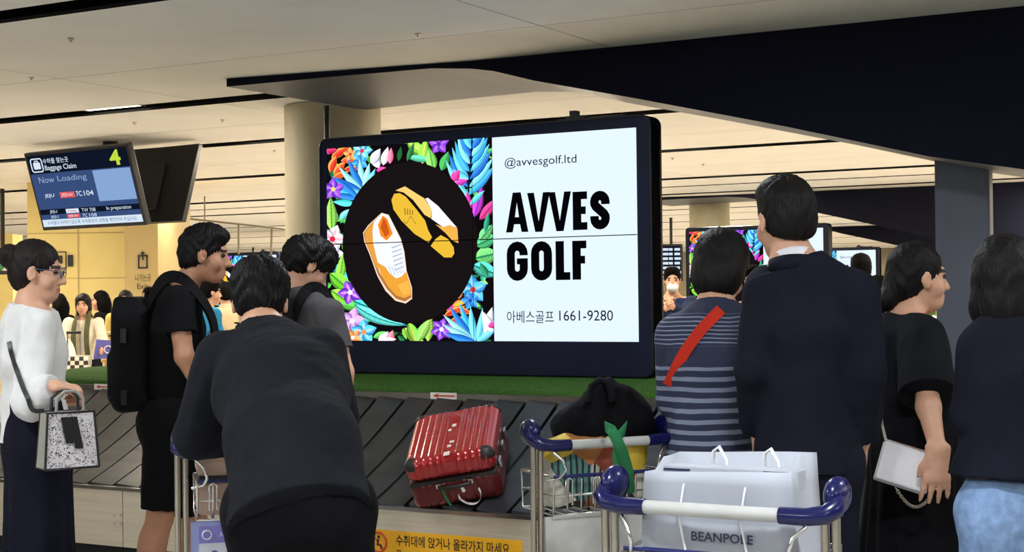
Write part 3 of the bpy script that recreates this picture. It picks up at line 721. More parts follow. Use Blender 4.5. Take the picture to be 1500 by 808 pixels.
ay = monitor_axes(1)
mon.matrix_world = fmat(Cm, ax, ay)
bpy.context.view_layer.update()
MB().box((-MW / 2, -MH / 2, -.06), (MW / 2, MH / 2, 0), bev=.006).build('bezel', M_black, mon)
SX0, SX1, SY0, SY1 = -MW / 2 + .03, MW / 2 - .03, -MH / 2 + .035, MH / 2 - .03
def mrect(u0, v0, u1, v1, m, name, k=1):
    f = lambda u: SX0 + u * (SX1 - SX0); g = lambda v: SY1 - v * (SY1 - SY0)
    return MB().box((f(u0), g(v1), 0.0005), (f(u1), g(v0), .001 + .0008 * k)).build(name, m, mon)
mrect(0, 0, 1, 1, M_navy, 'screen_panel')
mrect(0, .255, 1, .755, M_blue, 'screen_area', 2); mrect(.63, .27, .995, .69, M_blue2, 'screen_window', 3); mrect(0, .83, 1, .90, M_blue, 'screen_area', 2); mrect(0, .90, 1, 1, M_mwhite, 'screen_ticker', 3)
def mtext(s, u0, v0, u1, v1, m, bold=0):
    f = lambda u: SX0 + u * (SX1 - SX0); g = lambda v: SY1 - v * (SY1 - SY0)
    text_obj('screen_lettering', s, 1, m, mon, fmat((f(u0), g(v1), .0045), (1, 0, 0), (0, 1, 0)), fit=(f(u1) - f(u0), g(v0) - g(v1)), bold=bold)
mtext('수하물 찾는곳', .16, .05, .42, .125, M_mwhite, .006); mtext('Baggage', .165, .145, .335, .235, M_mwhite, .006); mtext('Claim', .355, .145, .485, .215, M_mwhite, .006); mtext('4', .825, .02, .93, .225, M_mlime, .03)
mtext('Now', .07, .30, .23, .385, M_mgrey); mtext('Loading', .265, .30, .56, .40, M_mgrey); mtext('JEJU', .09, .54, .19, .60, M_mwhite, .01); mrect(.25, .53, .40, .61, M_mred, 'airline_tag', 4); mtext('7C', .415, .53, .475, .60, M_mwhite, .01); mtext('104', .495, .53, .59, .60, M_mwhite, .01)
mtext('JEJU', .10, .77, .18, .82, M_mwhite); mrect(.27, .765, .40, .825, M_mwhite, 'airline_tag', 4); mtext('TW 708', .43, .77, .57, .82, M_mwhite); mtext('In preparation', .68, .765, .92, .83, M_mwhite)
mtext('JEJU', .10, .845, .18, .89, M_mwhite); mrect(.27, .84, .40, .89, M_mred, 'airline_tag', 4); mtext('7C', .43, .845, .475, .89, M_mwhite); mtext('108', .495, .845, .57, .89, M_mwhite)
mtext('JEJUair', .265, .545, .385, .597, M_mwhite); mtext('JEJUair', .285, .846, .385, .886, M_mwhite); mtext("t'way", .29, .772, .38, .82, M_mred)
mtext('수하물이 바뀌지 않도록 수하물표의 성명을 확인하여 주십시오', .05, .92, .95, .975, M_mink)
f_, g_ = lambda u: SX0 + u * (SX1 - SX0), lambda v: SY1 - v * (SY1 - SY0)
mb = MB(); outl = rrect(f_(.03), g_(.225), f_(.145), g_(.045), .025); mb.tube([(a, b, .003) for a, b in outl], .006, 6, closed=True)
mb.prism(rrect(f_(.052), g_(.19), f_(.123), g_(.095), .012), .002, .004, lambda a, b, d: (a, b, d)); mb.tube([(f_(.072), g_(.095), .003), (f_(.072), g_(.075), .003), (f_(.103), g_(.075), .003), (f_(.103), g_(.095), .003)], .005, 6)
mb.build('suitcase_pictogram', M_mwhite, mon)
mon2 = empty('flight_monitor', Cm2, 0, 'dark back of the second hanging monitor, behind the lit one', 'monitor')
mon2.matrix_world = fmat(Cm2, ax, monitor_axes(-1))
MB().box((-MW / 2, -MH / 2, -.05), (MW / 2, MH / 2, 0.0), bev=.006).build('bezel', M_black, mon2)
MB().box((-.35, -.25, 0.0), (.35, .2, .03), bev=.01).build('rear_cover', M_dark, mon2)
hp = (Cm + Cm2) / 2; top = pz(142, 206, CEIL)
hang = empty('monitor_hanger', (hp[0], hp[1], 0), 0, 'black ceiling pole carrying the hanging monitors', 'pole')
MB().tube([(0, 0, hp[2] - .2), (0, 0, CEIL - .01)], .028, 12).tube([(0, 0, CEIL - .03), (0, 0, CEIL)], .07, 14).build('pole', M_black, hang)
MB().box((-.3, -.06, hp[2] - .05), (.3, .06, hp[2] + .05)).build('cross_arm', M_black, hang).rotation_euler = (0, 0, -yaw)

# far fittings
def far_panel(name, x0, y0, x1, y1, Y, m, label, cat, stand=True):
    a, b = pd(x0, y1, Y), pd(x1, y0, Y); cx = (a[0] + b[0]) / 2
    root = empty(name, (cx, Y, 0), 0, label, cat)
    w = (b[0] - a[0]) / 2
    MB().box((-w, 0, a[2]), (w, .1, b[2]), bev=.01).build('casing', M_black, root)
    MB().box((-w + .04, -.006, a[2] + .05), (w - .04, 0.001, b[2] - .04)).build('face', m, root)
    if stand: MB().tube([(0, .06, b[2]), (0, .06, CEIL)], .03, 8).build('hanger', M_black, root)
    return root, w, a[2], b[2]
brd, w, z0, z1 = far_panel('departure_board', 968, 357, 1000, 412, 30.0, M_navy, 'blue departure board beside the edge of the big screen', 'board')
for i in range(7):
    zz = z1 - .08 - i * (z1 - z0 - .1) / 7
    for a_, b_ in ((-.9, -.35), (-.25, .1), (.25, .85)): MB().box((a_ * w, -.012, zz - .05), (b_ * w * random.uniform(.8, 1), -.008, zz)).build('board_line', M_mwhite, brd)
far_panel('info_screen', 232, 384, 248, 416, 42.0, M_blue, 'small blue screen between the tan pillar and the backpack man', 'screen')
far_panel('shop_canopy', 345, 372, 396, 396, 45.0, mat('canopy_grey', (150, 156, 168), .5, vary=.05), 'grey canopy above the distant screen at left', 'canopy')
gs, w, z0, z1 = far_panel('green_sign', -14, 380, 18, 402, 20.0, mat('sign_green', (52, 132, 82), .5, vary=.04), 'green hanging sign at the left edge behind the woman', 'sign')
text_obj('sign_lettering', '2', 1, M_white, gs, fmat((w - .13, -.012, z0 + .05), (1, 0, 0), (0, 0, 1)), fit=(.08, .12))
# thin pipe frame under the ceiling at the left
gan = empty('pipe_frame', (pd(330, 430, 22)[0], 22, 0), 0, 'thin grey pipe frame hanging under the ceiling left of the column', 'frame')
def gp(x, y, Y=22.0): p = pd(x, y, Y); return (p[0] - gan.location.x, p[1] - gan.location.y, p[2])
M_pipe = mat('pipe_grey', (130, 122, 104), .5, .3, vary=.05)
MB().tube([gp(236, 316), gp(424, 336)], .014, 8).build('rail', M_pipe, gan)
MB().tube([gp(349.5, 328), gp(349.5, 372)], .016, 8).build('post', M_pipe, gan); MB().tube([gp(398, 333), gp(397, 376)], .016, 8).build('post', M_pipe, gan)
MB().tube([gp(300, 323), (gp(300, 323)[0], gp(300, 323)[1], CEIL)], .01, 8).build('hanger', M_pipe, gan)
# ================================================================== SMOOTH BLENDED BODIES (distance fields meshed on a grid)
class Sdf:
    def __init__(s): s.ops = []
    def cone(s, a, b, ra, rb, k=.03, q=1.0, side=None, flat=False, flata=False, e=0.0):
        """tapered limb a->b; q widens it along side; flat ends it square at b"""
        a = np.array(a, float); b = np.array(b, float); ra += e; rb += e
        ba = b - a; L2 = max(ba @ ba, 1e-9); L = math.sqrt(L2); m = max(ra, rb) * max(q, 1) + .01
        sd = nrm(side) if side is not None else None
        def fn(x, y, z):
            px, py, pz_ = x - a[0], y - a[1], z - a[2]
            tt = (px * ba[0] + py * ba[1] + pz_ * ba[2]) / L2
            t = np.clip(tt, 0, 1)
            ox, oy, oz = px - t * ba[0], py - t * ba[1], pz_ - t * ba[2]
            d2 = ox * ox + oy * oy + oz * oz
            if sd is not None and q != 1.0:
                w = ox * sd[0] + oy * sd[1] + oz * sd[2]; d2 = d2 - w * w * (1 - 1 / (q * q))
            d = np.sqrt(np.maximum(d2, 0)) - (ra + (rb - ra) * t)
            if flat: d = np.maximum(d, (tt - 1) * L)
            if flata: d = np.maximum(d, -tt * L)
            return d
        s.ops.append(('u', fn, np.minimum(a, b) - m, np.maximum(a, b) + m, k)); return s
    def ell(s, c, r, R=None, k=.02, sub=False):
        c = np.array(c, float); r = np.array(r, float); m = float(r.max()) + .01
        R = np.eye(3) if R is None else np.array(R)
        def fn(x, y, z):
            p = (x - c[0], y - c[1], z - c[2])
            l = [(p[0] * R[0, i] + p[1] * R[1, i] + p[2] * R[2, i]) / r[i] for i in range(3)]
            k0 = np.sqrt(l[0] ** 2 + l[1] ** 2 + l[2] ** 2); k1 = np.sqrt((l[0] / r[0]) ** 2 + (l[1] / r[1]) ** 2 + (l[2] / r[2]) ** 2)
            return k0 * (k0 - 1) / np.maximum(k1, 1e-6)
        s.ops.append(('s' if sub else 'u', fn, c - m, c + m, k)); return s
    def box(s, c, h, R=None, rad=.02, k=.01, sub=False):
        c = np.array(c, float); h = np.array(h, float) - rad; m = float(np.linalg.norm(h)) + rad + .01
        R = np.eye(3) if R is None else np.array(R)
        def fn(x, y, z):
            p = (x - c[0], y - c[1], z - c[2])
            l = [np.abs(p[0] * R[0, i] + p[1] * R[1, i] + p[2] * R[2, i]) - h[i] for i in range(3)]
            return np.sqrt(sum(np.maximum(q, 0) ** 2 for q in l)) + np.minimum(np.maximum(np.maximum(l[0], l[1]), l[2]), 0) - rad
        s.ops.append(('s' if sub else 'u', fn, c - m, c + m, k)); return s
    def cut(s, p, n):
        p = np.array(p, float); n = nrm(n)
        s.ops.append(('c', lambda x, y, z: (x - p[0]) * n[0] + (y - p[1]) * n[1] + (z - p[2]) * n[2], None, None, 0)); return s
    def mesh(s, vox, smooth=3, disp=None):
        lo = np.min([o[2] for o in s.ops if o[0] == 'u'], 0) - 3 * vox; hi = np.max([o[3] for o in s.ops if o[0] == 'u'], 0) + 3 * vox
        n = np.ceil((hi - lo) / vox).astype(int) + 1
        ax_ = [(lo[i] + vox * np.arange(n[i])).astype(np.float32) for i in range(3)]
        D = np.full(n, .5, np.float32)
        for op, fn, a, b, k in s.ops:
            if op == 'c':
                D = np.maximum(D, fn(ax_[0][:, None, None], ax_[1][None, :, None], ax_[2][None, None, :]).astype(np.float32)); continue
            pad = k + 3 * vox
            i0 = np.maximum(np.floor((a - pad - lo) / vox).astype(int), 0); i1 = np.minimum(np.ceil((b + pad - lo) / vox).astype(int) + 1, n)
            if np.any(i1 <= i0): continue
            sl_ = tuple(slice(i0[i], i1[i]) for i in range(3))
            v = fn(ax_[0][sl_[0]][:, None, None], ax_[1][sl_[1]][None, :, None], ax_[2][sl_[2]][None, None, :]).astype(np.float32)
            A = D[sl_]
            if op == 's': D[sl_] = np.maximum(A, -v)
            elif k > 0:
                h = np.maximum(k - np.abs(A - v), 0) / k; D[sl_] = np.minimum(A, v) - h * h * k * .25
            else: D[sl_] = np.minimum(A, v)
        V, Fq = nets(D, lo, vox)
        for lam in ([.5, -.52] * smooth): V = laplace(V, Fq, lam)
        if disp is not None:
            N = vnormals(V, Fq); V = V + N * disp(V, N)[:, None]
        return V, Fq
OFFC = np.array([(i, j, k) for i in (0, 1) for j in (0, 1) for k in (0, 1)])
EDG = [(a, b) for a in range(8) for b in range(a + 1, 8) if np.abs(OFFC[a] - OFFC[b]).sum() == 1]
def nets(D, lo, vox):
    S = D < 0
    c = sum(S[i:S.shape[0] - 1 + i, j:S.shape[1] - 1 + j, k:S.shape[2] - 1 + k].astype(np.uint8) for i, j, k in OFFC)
    cells = np.argwhere((c > 0) & (c < 8)); M = len(cells)
    vals = np.stack([D[cells[:, 0] + i, cells[:, 1] + j, cells[:, 2] + k] for i, j, k in OFFC], 1)
    acc = np.zeros((M, 3)); cnt = np.zeros(M)
    for a, b in EDG:
        va, vb = vals[:, a], vals[:, b]; x = (va < 0) != (vb < 0)
        t = np.where(x, va / np.where(x, va - vb, 1), 0)
        p = OFFC[a] + t[:, None] * (OFFC[b] - OFFC[a]); acc += np.where(x[:, None], p, 0); cnt += x
    V = lo + vox * (cells + acc / cnt[:, None])
    idx = np.full(c.shape, -1, np.int32); idx[tuple(cells.T)] = np.arange(M)
    quads = []
    for ax_ in range(3):
        o1, o2 = [q for q in range(3) if q != ax_]
        A = S.take(range(S.shape[ax_] - 1), ax_); B = S.take(range(1, S.shape[ax_]), ax_)
        e = np.argwhere(A != B); ok = (e[:, o1] > 0) & (e[:, o2] > 0) & (e[:, o1] < S.shape[o1] - 1) & (e[:, o2] < S.shape[o2] - 1); e = e[ok]
        fl = A[tuple(e.T)]
        def at(d1, d2):
            q = e.copy(); q[:, o1] -= d1; q[:, o2] -= d2; return idx[tuple(q.T)]
        Q = np.stack([at(1, 1), at(0, 1), at(0, 0), at(1, 0)], 1)
        if ax_ == 1: fl = ~fl
        Q[~fl] = Q[~fl][:, ::-1]
        quads.append(Q)
    return V, np.concatenate(quads)
def laplace(V, Fq, lam):
    n = len(V); acc = np.zeros((n, 3)); cnt = np.zeros(n)
    for a, b in ((0, 1), (1, 2), (2, 3), (3, 0)):
        i, j = Fq[:, a], Fq[:, b]
        for c in range(3): acc[:, c] += np.bincount(i, V[j, c], n) + np.bincount(j, V[i, c], n)
        cnt += np.bincount(i, minlength=n) + np.bincount(j, minlength=n)
    return V + lam * (acc / np.maximum(cnt, 1)[:, None] - V)
def vnormals(V, Fq):
    nf = np.cross(V[Fq[:, 2]] - V[Fq[:, 0]], V[Fq[:, 3]] - V[Fq[:, 1]]); N = np.zeros_like(V)
    for a in range(4):
        for c in range(3): N[:, c] += np.bincount(Fq[:, a], nf[:, c], len(V))
    return N / np.maximum(np.linalg.norm(N, axis=1), 1e-12)[:, None]
def np_mesh(name, V, Fq, mats, parent, region=None):
    me = bpy.data.meshes.new(name); n, m = len(V), len(Fq)
    me.vertices.add(n); me.vertices.foreach_set('co', np.ascontiguousarray(V, np.float32).ravel())
    me.loops.add(4 * m); me.loops.foreach_set('vertex_index', np.ascontiguousarray(Fq, np.int32).ravel())
    me.polygons.add(m); me.polygons.foreach_set('loop_start', np.arange(0, 4 * m, 4, dtype=np.int32)); me.polygons.foreach_set('loop_total', np.full(m, 4, np.int32))
    mats = mats if isinstance(mats, (list, tuple)) else [mats]
    for q in mats: me.materials.append(q)
    if region is not None: me.polygons.foreach_set('material_index', region(V[Fq].mean(1)).astype(np.int32))
    me.polygons.foreach_set('use_smooth', np.ones(m, bool))
    me.update(calc_edges=True); me.validate()
    return link_mesh(name, me, parent)
def folds(amp, f=10.0, seed=0, aniso=(1, 1, .6)):
    r = np.random.default_rng(seed); ks = [(r.normal(size=3) * np.array(aniso) * f * q, r.uniform(0, 6.28), 1 / q) for q in (.6, 1, 1.4, 2.1, 3.0) for _ in range(2)]
    def d(V, N):
        w = V + .03 * np.sin(V[:, [1, 2, 0]] * 9 + seed); o = np.zeros(len(V))
        for k, ph, a in ks: o += a * (1 - np.abs(np.sin(w @ k + ph)) * 2)
        return amp * o / 3.2
    return d
def strands(c, amp=.004, n=44, seed=0):
    def d(V, N):
        q = V - c; ph = np.arctan2(q[:, 1], q[:, 0]); el = np.arctan2(q[:, 2], np.hypot(q[:, 0], q[:, 1]))
        return amp * (np.sin(n * ph + 3 * np.sin(5 * el + seed) + 2 * np.sin(3 * ph)) * .6 + np.sin(11 * el + 4 * np.sin(4 * ph + seed)) * .5)
    return d
def head_frame(f, roll=0.0):
    f = nrm(f); r = nrm(np.cross(f, (0, 0, 1))); u = np.cross(r, f)
    if roll: r, u = math.cos(roll) * r + math.sin(roll) * u, -math.sin(roll) * r + math.cos(roll) * u
    return np.stack([r, f, u], 1)

# ---- materials of the people
M_skin = mat('skin', (198, 150, 122), 0.5, vary=0.05, vscale=30, spec=0.4)
M_skin2 = mat('skin_tan', (176, 126, 96), 0.5, vary=0.05, vscale=30, spec=0.4)
M_lip = mat('lips', (178, 112, 98), 0.5, vary=0.05)
M_brow = mat('eyebrow', (40, 30, 26), 0.7, vary=0.1)
M_hair = mat('black_hair', (16, 13, 13), 0.5, vary=0.3, vscale=60, bump=0.35, bscale=200, spec=0.15, stretch=(1, 1, .25))
M_hairb = mat('brown_black_hair', (26, 20, 18), 0.5, vary=0.3, vscale=60, bump=0.35, bscale=200, spec=0.15, stretch=(1, 1, .25))
M_hairm = mat('matte_black_hair', (8, 7, 7), 0.7, vary=0.3, vscale=60, spec=0.05)
M_eye = mat('eye', (30, 22, 20), 0.2, vary=0.05)
M_shoe = mat('shoe_leather', (22, 20, 20), 0.4, vary=0.1)
def cloth(name, rgb, **k): return mat(name, rgb, k.pop('rough', .85), vary=k.pop('vary', .1), vscale=k.pop('vscale', 14), bump=k.pop('bump', .15), bscale=k.pop('bscale', 220), spec=.08, **k)

class Person:
    """joints in metres relative to the root on the floor; heading 0 = back to the viewer, -90 = facing right"""
    def __init__(s, px, Y, Ht, heading, label, slim=1.0, vox=.009, skin=None, hairm=None, group=None, face=None, pitch=0.0, froll=0.0, eye_parts=False, sw=1.0):
        s.root_p = pd(px, 430, Y); s.root_p[2] = 0; s.vox = vox; s.Ht = Ht; s.k = k = Ht / 1.75; s.slim = slim; s.skin = skin or M_skin; s.hairm = hairm or M_hair
        s.root = empty('person', s.root_p, 0, label, 'person', group)
        h = math.radians(heading); s.fwd = np.array([-math.sin(h), math.cos(h), 0]); s.rt = np.array([math.cos(h), math.sin(h), 0])
        d = {'pel': (0, 0, .95), 'wai': (0, 0, 1.08), 'che': (0, 0, 1.27), 'upc': (0, -.01, 1.38), 'nek': (0, -.02, 1.475), 'hed': (0, .015, 1.63)}
        for sd, g in (('L', -1), ('R', 1)):
            d.update({'sh' + sd: (g * .172 * sw, -.01, 1.425), 'el' + sd: (g * .225 * sw, -.03, 1.15), 'wr' + sd: (g * .235 * sw, .06, .90), 'hp' + sd: (g * .088, 0, .91), 'kn' + sd: (g * .1, .02, .50), 'an' + sd: (g * .105, -.03, .085)})
        s.J = {n: k * (p[0] * s.rt + p[1] * s.fwd + np.array([0, 0, p[2]])) for n, p in d.items()}
        s.hand = {'L': None, 'R': None}; s.leg = 1.0
        fa = math.radians(face if face is not None else heading); pr = math.radians(pitch)
        s.ff = np.array([-math.sin(fa) * math.cos(pr), math.cos(fa) * math.cos(pr), math.sin(pr)]); s.hr = math.radians(froll); s.eyes = eye_parts
    def W(s, x, y, Y): return pd(x, y, Y) - s.root_p
    def set(s, **kw):
        for n, v in kw.items(): s.J[n] = s.W(*v) if len(v) == 3 else np.array(v[:3], float)
        return s
    def side(s):
        v = s.J['shR'] - s.J['shL']; v[2] = 0; return nrm(v) if np.linalg.norm(v) > .05 else s.rt
    def h(s, x, y, z): return s.J['hed'] + s.R @ (np.array([x, y, z]) * s.k)
    def hands_ops(s, S, sd):
        w, e = s.J['wr' + sd], s.J['el' + sd]; spec = s.hand[sd] or {}
        h = nrm(spec.get('dir', w - e)); n = np.array(spec.get('palm', -s.side() * (1 if sd == 'R' else -1)), float); n = nrm(n - h * (n @ h)); a = np.cross(h, n)
        th = spec.get('thumb'); 
        sgn = np.sign(a @ np.array(th)) if th is not None else np.sign(a @ s.fwd) or 1
        curl = spec.get('curl', .25); k = s.k * spec.get('size', 1.0); sp = spec.get('spread', 1.0)
        kn = w + h * .088 * k
        S.cone(w - h * .01, kn, .021 * k, .017 * k, k=.012, q=2.0, side=a)
        for i, l in enumerate((.92, 1.0, .95, .76)):
            u = (1.5 - i) * sgn; b = kn + a * u * .0205 * k * sp - h * .006; ang = 0; p = b; hd = nrm(h + a * u * .06 * sp)
            for j, (L, ra, rb) in enumerate(((.043, .0095, .0088), (.028, .0088, .0080), (.022, .0080, .0066))):
                ang += curl * (1, 1.3, .9)[j]; dd = hd * math.cos(ang) + n * math.sin(ang); q = p + dd * L * l * k
                S.cone(p, q, ra * k, rb * k, k=.006 if j else .012); p = q
        b = w + h * .022 * k + a * sgn * .022 * k; d1 = nrm(h * .75 + a * sgn * .6 + n * .25); q = b + d1 * .04 * k; d2 = nrm(h * .95 + a * sgn * .2 + n * .35)
        S.cone(b, q, .0135 * k, .0105 * k, k=.012); S.cone(q, q + d2 * .034 * k, .0105 * k, .0080 * k, k=.006)
    def body(s, ears=True):
        s.R = head_frame(s.ff, s.hr); J, k, sl_, sd = s.J, s.k, s.slim, s.side(); S = Sdf()
        S.cone(J['pel'], J['wai'], .10 * sl_ * k, .088 * sl_ * k, .05, 1.3, sd); S.cone(J['wai'], J['che'], .088 * sl_ * k, .10 * sl_ * k, .05, 1.25, sd)
        S.cone(J['che'], J['upc'], .10 * sl_ * k, .08 * k, .05, 1.3, sd); S.cone(J['shL'], J['shR'], .05 * k, .05 * k, .04)
        S.cone(J['upc'], J['nek'], .07 * k, .055 * k, .05, 1.25, sd)
        S.cone(J['nek'], s.h(0, -.02, -.05), .053 * sl_ * k, .05 * k, .03)
        for q in 'LR':
            S.cone(J['sh' + q], J['el' + q], .048 * sl_ * k, .038 * k, .02); S.cone(J['el' + q], J['wr' + q], .039 * k, .026 * k, .02)
            S.cone(J['hp' + q], J['kn' + q], .082 * sl_ * k * s.leg, .054 * k * s.leg, .04); S.cone(J['kn' + q], J['an' + q], .054 * k, .037 * k, .02)
            m_ = J['kn' + q] * .68 + J['an' + q] * .32 - s.fwd * .022 * k; S.ell(m_, (.045 * k, .045 * k, .10 * k), k=.04)
            f = J['an' + q].copy(); f[2] = .03 * k; S.cone(f - s.fwd * .03, f + s.fwd * .13 * k, .032 * k, .026 * k, .03)
            S.cone(J['an' + q], f, .036 * k, .034 * k, .02)
            s.hands_ops(S, q)
        E_ = lambda c, r, kk=.015, sub=False: S.ell(s.h(*c), np.array(r) * k, s.R, kk, sub)
        E_((0, -.014, .03), (.073, .09, .088), .02); E_((0, .034, -.028), (.056, .058, .082), .03); E_((0, .058, -.088), (.03, .028, .024), .03)
        E_((0, .078, .024), (.048, .014, .012), .015)
        S.cone(s.h(0, .088, .004), s.h(0, .107, -.034), .008 * k, .0125 * k, .012); E_((.012, .094, -.036), (.009, .010, .008), .006); E_((-.012, .094, -.036), (.009, .010, .008), .006)
        E_((0, .086, -.062), (.022, .010, .0065), .006); E_((0, .084, -.073), (.018, .010, .007), .006)
        for g in (-1, 1):
            E_((g * .033, .092, .004), (.016, .013, .010), 0, True)
            E_((g * .046, .052, -.035), (.02, .025, .025), .02)
            E_((g * .077, -.004, -.008), (.010, .020, .032), .008); E_((g * .083, .004, -.006), (.005, .010, .018), 0, True)
        V, Fq = S.mesh(s.vox, 2)
        def reg(C):
            l = (C - s.J['hed']) @ s.R / s.k; o = np.zeros(len(C))
            o[(np.abs(l[:, 0]) < .024) & (l[:, 1] > .075) & (l[:, 2] > -.079) & (l[:, 2] < -.056)] = 1
            o[(np.abs(l[:, 0]) > .014) & (np.abs(l[:, 0]) < .052) & (l[:, 1] > .06) & (l[:, 2] > .018) & (l[:, 2] < .029)] = 2
            return o
        s.bodyo = np_mesh('body', V, Fq, [s.skin, M_lip, M_brow], s.root, reg)
        if s.eyes:
            for g in (-1, 1): MB().ell(s.h(g * .033, .078, .004), np.array((.013, .011, .009)) * k, s.R, 10, 8).build('eye', M_eye, s.root)
        return s
    def shoes(s, m=None):
        S = Sdf(); k = s.k
        for q in 'LR':
            f = s.J['an' + q].copy(); f[2] = .037 * k
            S.cone(f - s.fwd * .035 * k, f + s.fwd * .15 * k, .04 * k, .034 * k, .02); S.cone(f, s.J['an' + q] + np.array([0, 0, .01]), .042 * k, .044 * k, .03)
            S.box(f + s.fwd * .055 * k - np.array([0, 0, .022 * k]), (.042 * k, .135 * k, .015 * k), np.stack([s.rt, s.fwd, (0, 0, 1)], 1), .012 * k, .01)
        V, Fq = S.mesh(max(s.vox, .01), 1); np_mesh('shoes', V, Fq, m or M_shoe, s.root); return s
    def top(s, m, e=.016, hem=.86, sleeve='long', neck=0.0, fold=.006, seed=1, hemr=None, sl_r=None, name='shirt', waist=0.0, chest=0.0, q=1.22, ks=.014, region=None, vox=None, neckn=None, sl_t=.62, hemn=None, shr=.0, arms='LR', smooth=2):
        J, k, sl_, sd = s.J, s.k, s.slim, s.side(); S = Sdf()
        spine = nrm(J['wai'] - J['pel']); hp_ = J['pel'] + spine * (hem * k - J['pel'][2]) / max(spine[2], .3) if not isinstance(hem, np.ndarray) else hem
        hr = hemr if hemr is not None else .105 * sl_ * k + e
        S.cone(hp_, J['wai'], hr, .092 * sl_ * k + e + waist, .05, q, sd, flata=True); S.cone(J['wai'], J['che'], .092 * sl_ * k + e + waist, .103 * sl_ * k + e + chest, .05, q, sd)
        S.cone(J['che'], J['upc'], .103 * sl_ * k + e + chest, .082 * k + e, .05, q + .05, sd); S.cone(J['shL'], J['shR'], .052 * k + e * .6 + shr, .052 * k + e * .6 + shr, .05)
        S.cone(J['upc'], J['nek'], .072 * k + e * .7, .054 * k + e * .6, .05, 1.3, sd)
        S.cut(J['nek'] + np.array([0, 0, neck]), neckn if neckn is not None else nrm(nrm(J['nek'] - J['upc']) + .25 * s.fwd))
        for a in arms:
            A, B, C_ = J['sh' + a], J['el' + a], J['wr' + a]
            if sleeve == 'long':
                r1 = sl_r or (.05 * sl_ * k + e, .043 * k + e, .03 * k + e)
                S.cone(A, B, r1[0], r1[1], ks); S.cone(B, B + (C_ - B) * .97, r1[1], r1[2], ks, flat=True)
            else:
                r1 = sl_r or (.052 * sl_ * k + e, .05 * k + e * 1.1)
                S.cone(A, A + (B - A) * sl_t, r1[0], r1[1], ks, flat=True)
        V, Fq = S.mesh(vox or s.vox, smooth, folds(fold, seed=seed) if fold else None)
        s.topo = np_mesh(name, V, Fq, m, s.root, region); return s
    def pants(s, m, e=.014, end=1.0, fold=.005, seed=2, top=1.0, name='trousers', wide=(0, 0, 0), vox=None):
        J, k, sl_, sd = s.J, s.k, s.slim, s.side(); S = Sdf()
        tp = J['pel'] + (J['wai'] - J['pel']) * (top * k - J['pel'][2]) / max(J['wai'][2] - J['pel'][2], .05)
        S.cone(J['pel'] - np.array([0, 0, .03]), tp, .105 * sl_ * k + e, .098 * sl_ * k + e, .05, 1.3, sd, flat=True)
        for g in 'LR':
            A, B, C_ = J['hp' + g], J['kn' + g], J['an' + g]
            S.ell(A - s.fwd * .035 * k + np.array([0, 0, -.01]), np.array((.078, .08, .085)) * k * sl_ * s.leg + e, k=.06)
            S.cone(A, B, .088 * sl_ * k * s.leg + e + wide[0], .06 * k + e + wide[1], .045)
            if end <= .5: S.ops.pop(); S.cone(A, A + (B - A) * end * 2, .088 * sl_ * k + e + wide[0], .062 * k + e + wide[1], .045, flat=True)
            if end > .5: S.cone(B, B + (C_ - B) * min(1, (end - .5) * 2), .06 * k + e + wide[1], .045 * k + e + wide[2], .03, flat=True)
        V, Fq = S.mesh(vox or s.vox, 2, folds(fold, seed=seed)); np_mesh(name, V, Fq, m, s.root); return s
    def skirt(s, m, r0, r1, end=.18, q=1.25, fold=.01, seed=3, name='skirt', shift=(0, 0, 0), vox=None):
        J, k = s.J, s.k; S = Sdf(); b = J['pel'].copy() + np.array(shift, float); b[2] = end
        S.cone(J['wai'], J['pel'], r0 * .92, r0, .05, q, s.side()); S.cone(J['pel'], b, r0, r1, .06, q, s.side(), flat=True)
        V, Fq = S.mesh(vox or s.vox, 2)
        ang = lambda V: np.arctan2(V[:, 1] - b[1], V[:, 0] - b[0])
        N = vnormals(V, Fq); w = np.clip((J['pel'][2] + .05 - V[:, 2]) / .5, 0, 1)
        V = V + N * (fold * w * np.sin(13 * ang(V) + 2 * np.sin(3 * ang(V) + V[:, 2] * 3)))[:, None]
        np_mesh(name, V, Fq, m, s.root); return s
    def hair(s, style, vox=.006, amp=.0022, seed=0, m=None, extra=()):
        S = Sdf(); k = s.k
        E_ = lambda c, r, kk=.02, sub=False: S.ell(s.h(*c), np.array(r) * k, s.R, kk, sub)
        E_((0, -.016, .036), (.081, .099, .094))
        if style == 'short':
            E_((0, -.05, -.02), (.07, .058, .06), .03); E_((0, .02, .085), (.07, .075, .045), .03)
            S.cut(s.h(0, -.06, -.062), s.R @ np.array([0, .35, -1])); 
        elif style == 'bob':
            E_((0, -.035, -.03), (.092, .082, .105), .04); E_((0, .0, .06), (.085, .095, .08), .03); S.cut(s.h(0, -.03, -.115), s.R @ np.array([0, .15, -1]))
        elif style == 'long':
            E_((0, -.045, -.05), (.09, .075, .12), .04); S.cone(s.h(0, -.06, -.05), s.h(0, -.085, -.30), .08 * k, .055 * k, .04, 1.35, s.R[:, 0])
        elif style == 'bun':
            E_((0, -.05, -.02), (.068, .055, .065), .03)
        for x in extra: E_(x[0], x[1], x[2] if len(x) > 2 else .02)
        # open the face and the ears
        E_((0, .10, -.035), (.062, .075, .098), 0, True); E_((0, .125, .03), (.06, .05, .05), 0, True)
        if style in ('short', 'bun'):
            for g in (-1, 1): E_((g * .095, .015, -.04), (.03, .04, .058), 0, True)
        V, Fq = S.mesh(vox, 1, strands(s.h(0, -.02, .03), amp * k, seed=seed)); s.hairo = np_mesh('hair', V, Fq, m or s.hairm, s.root); return s
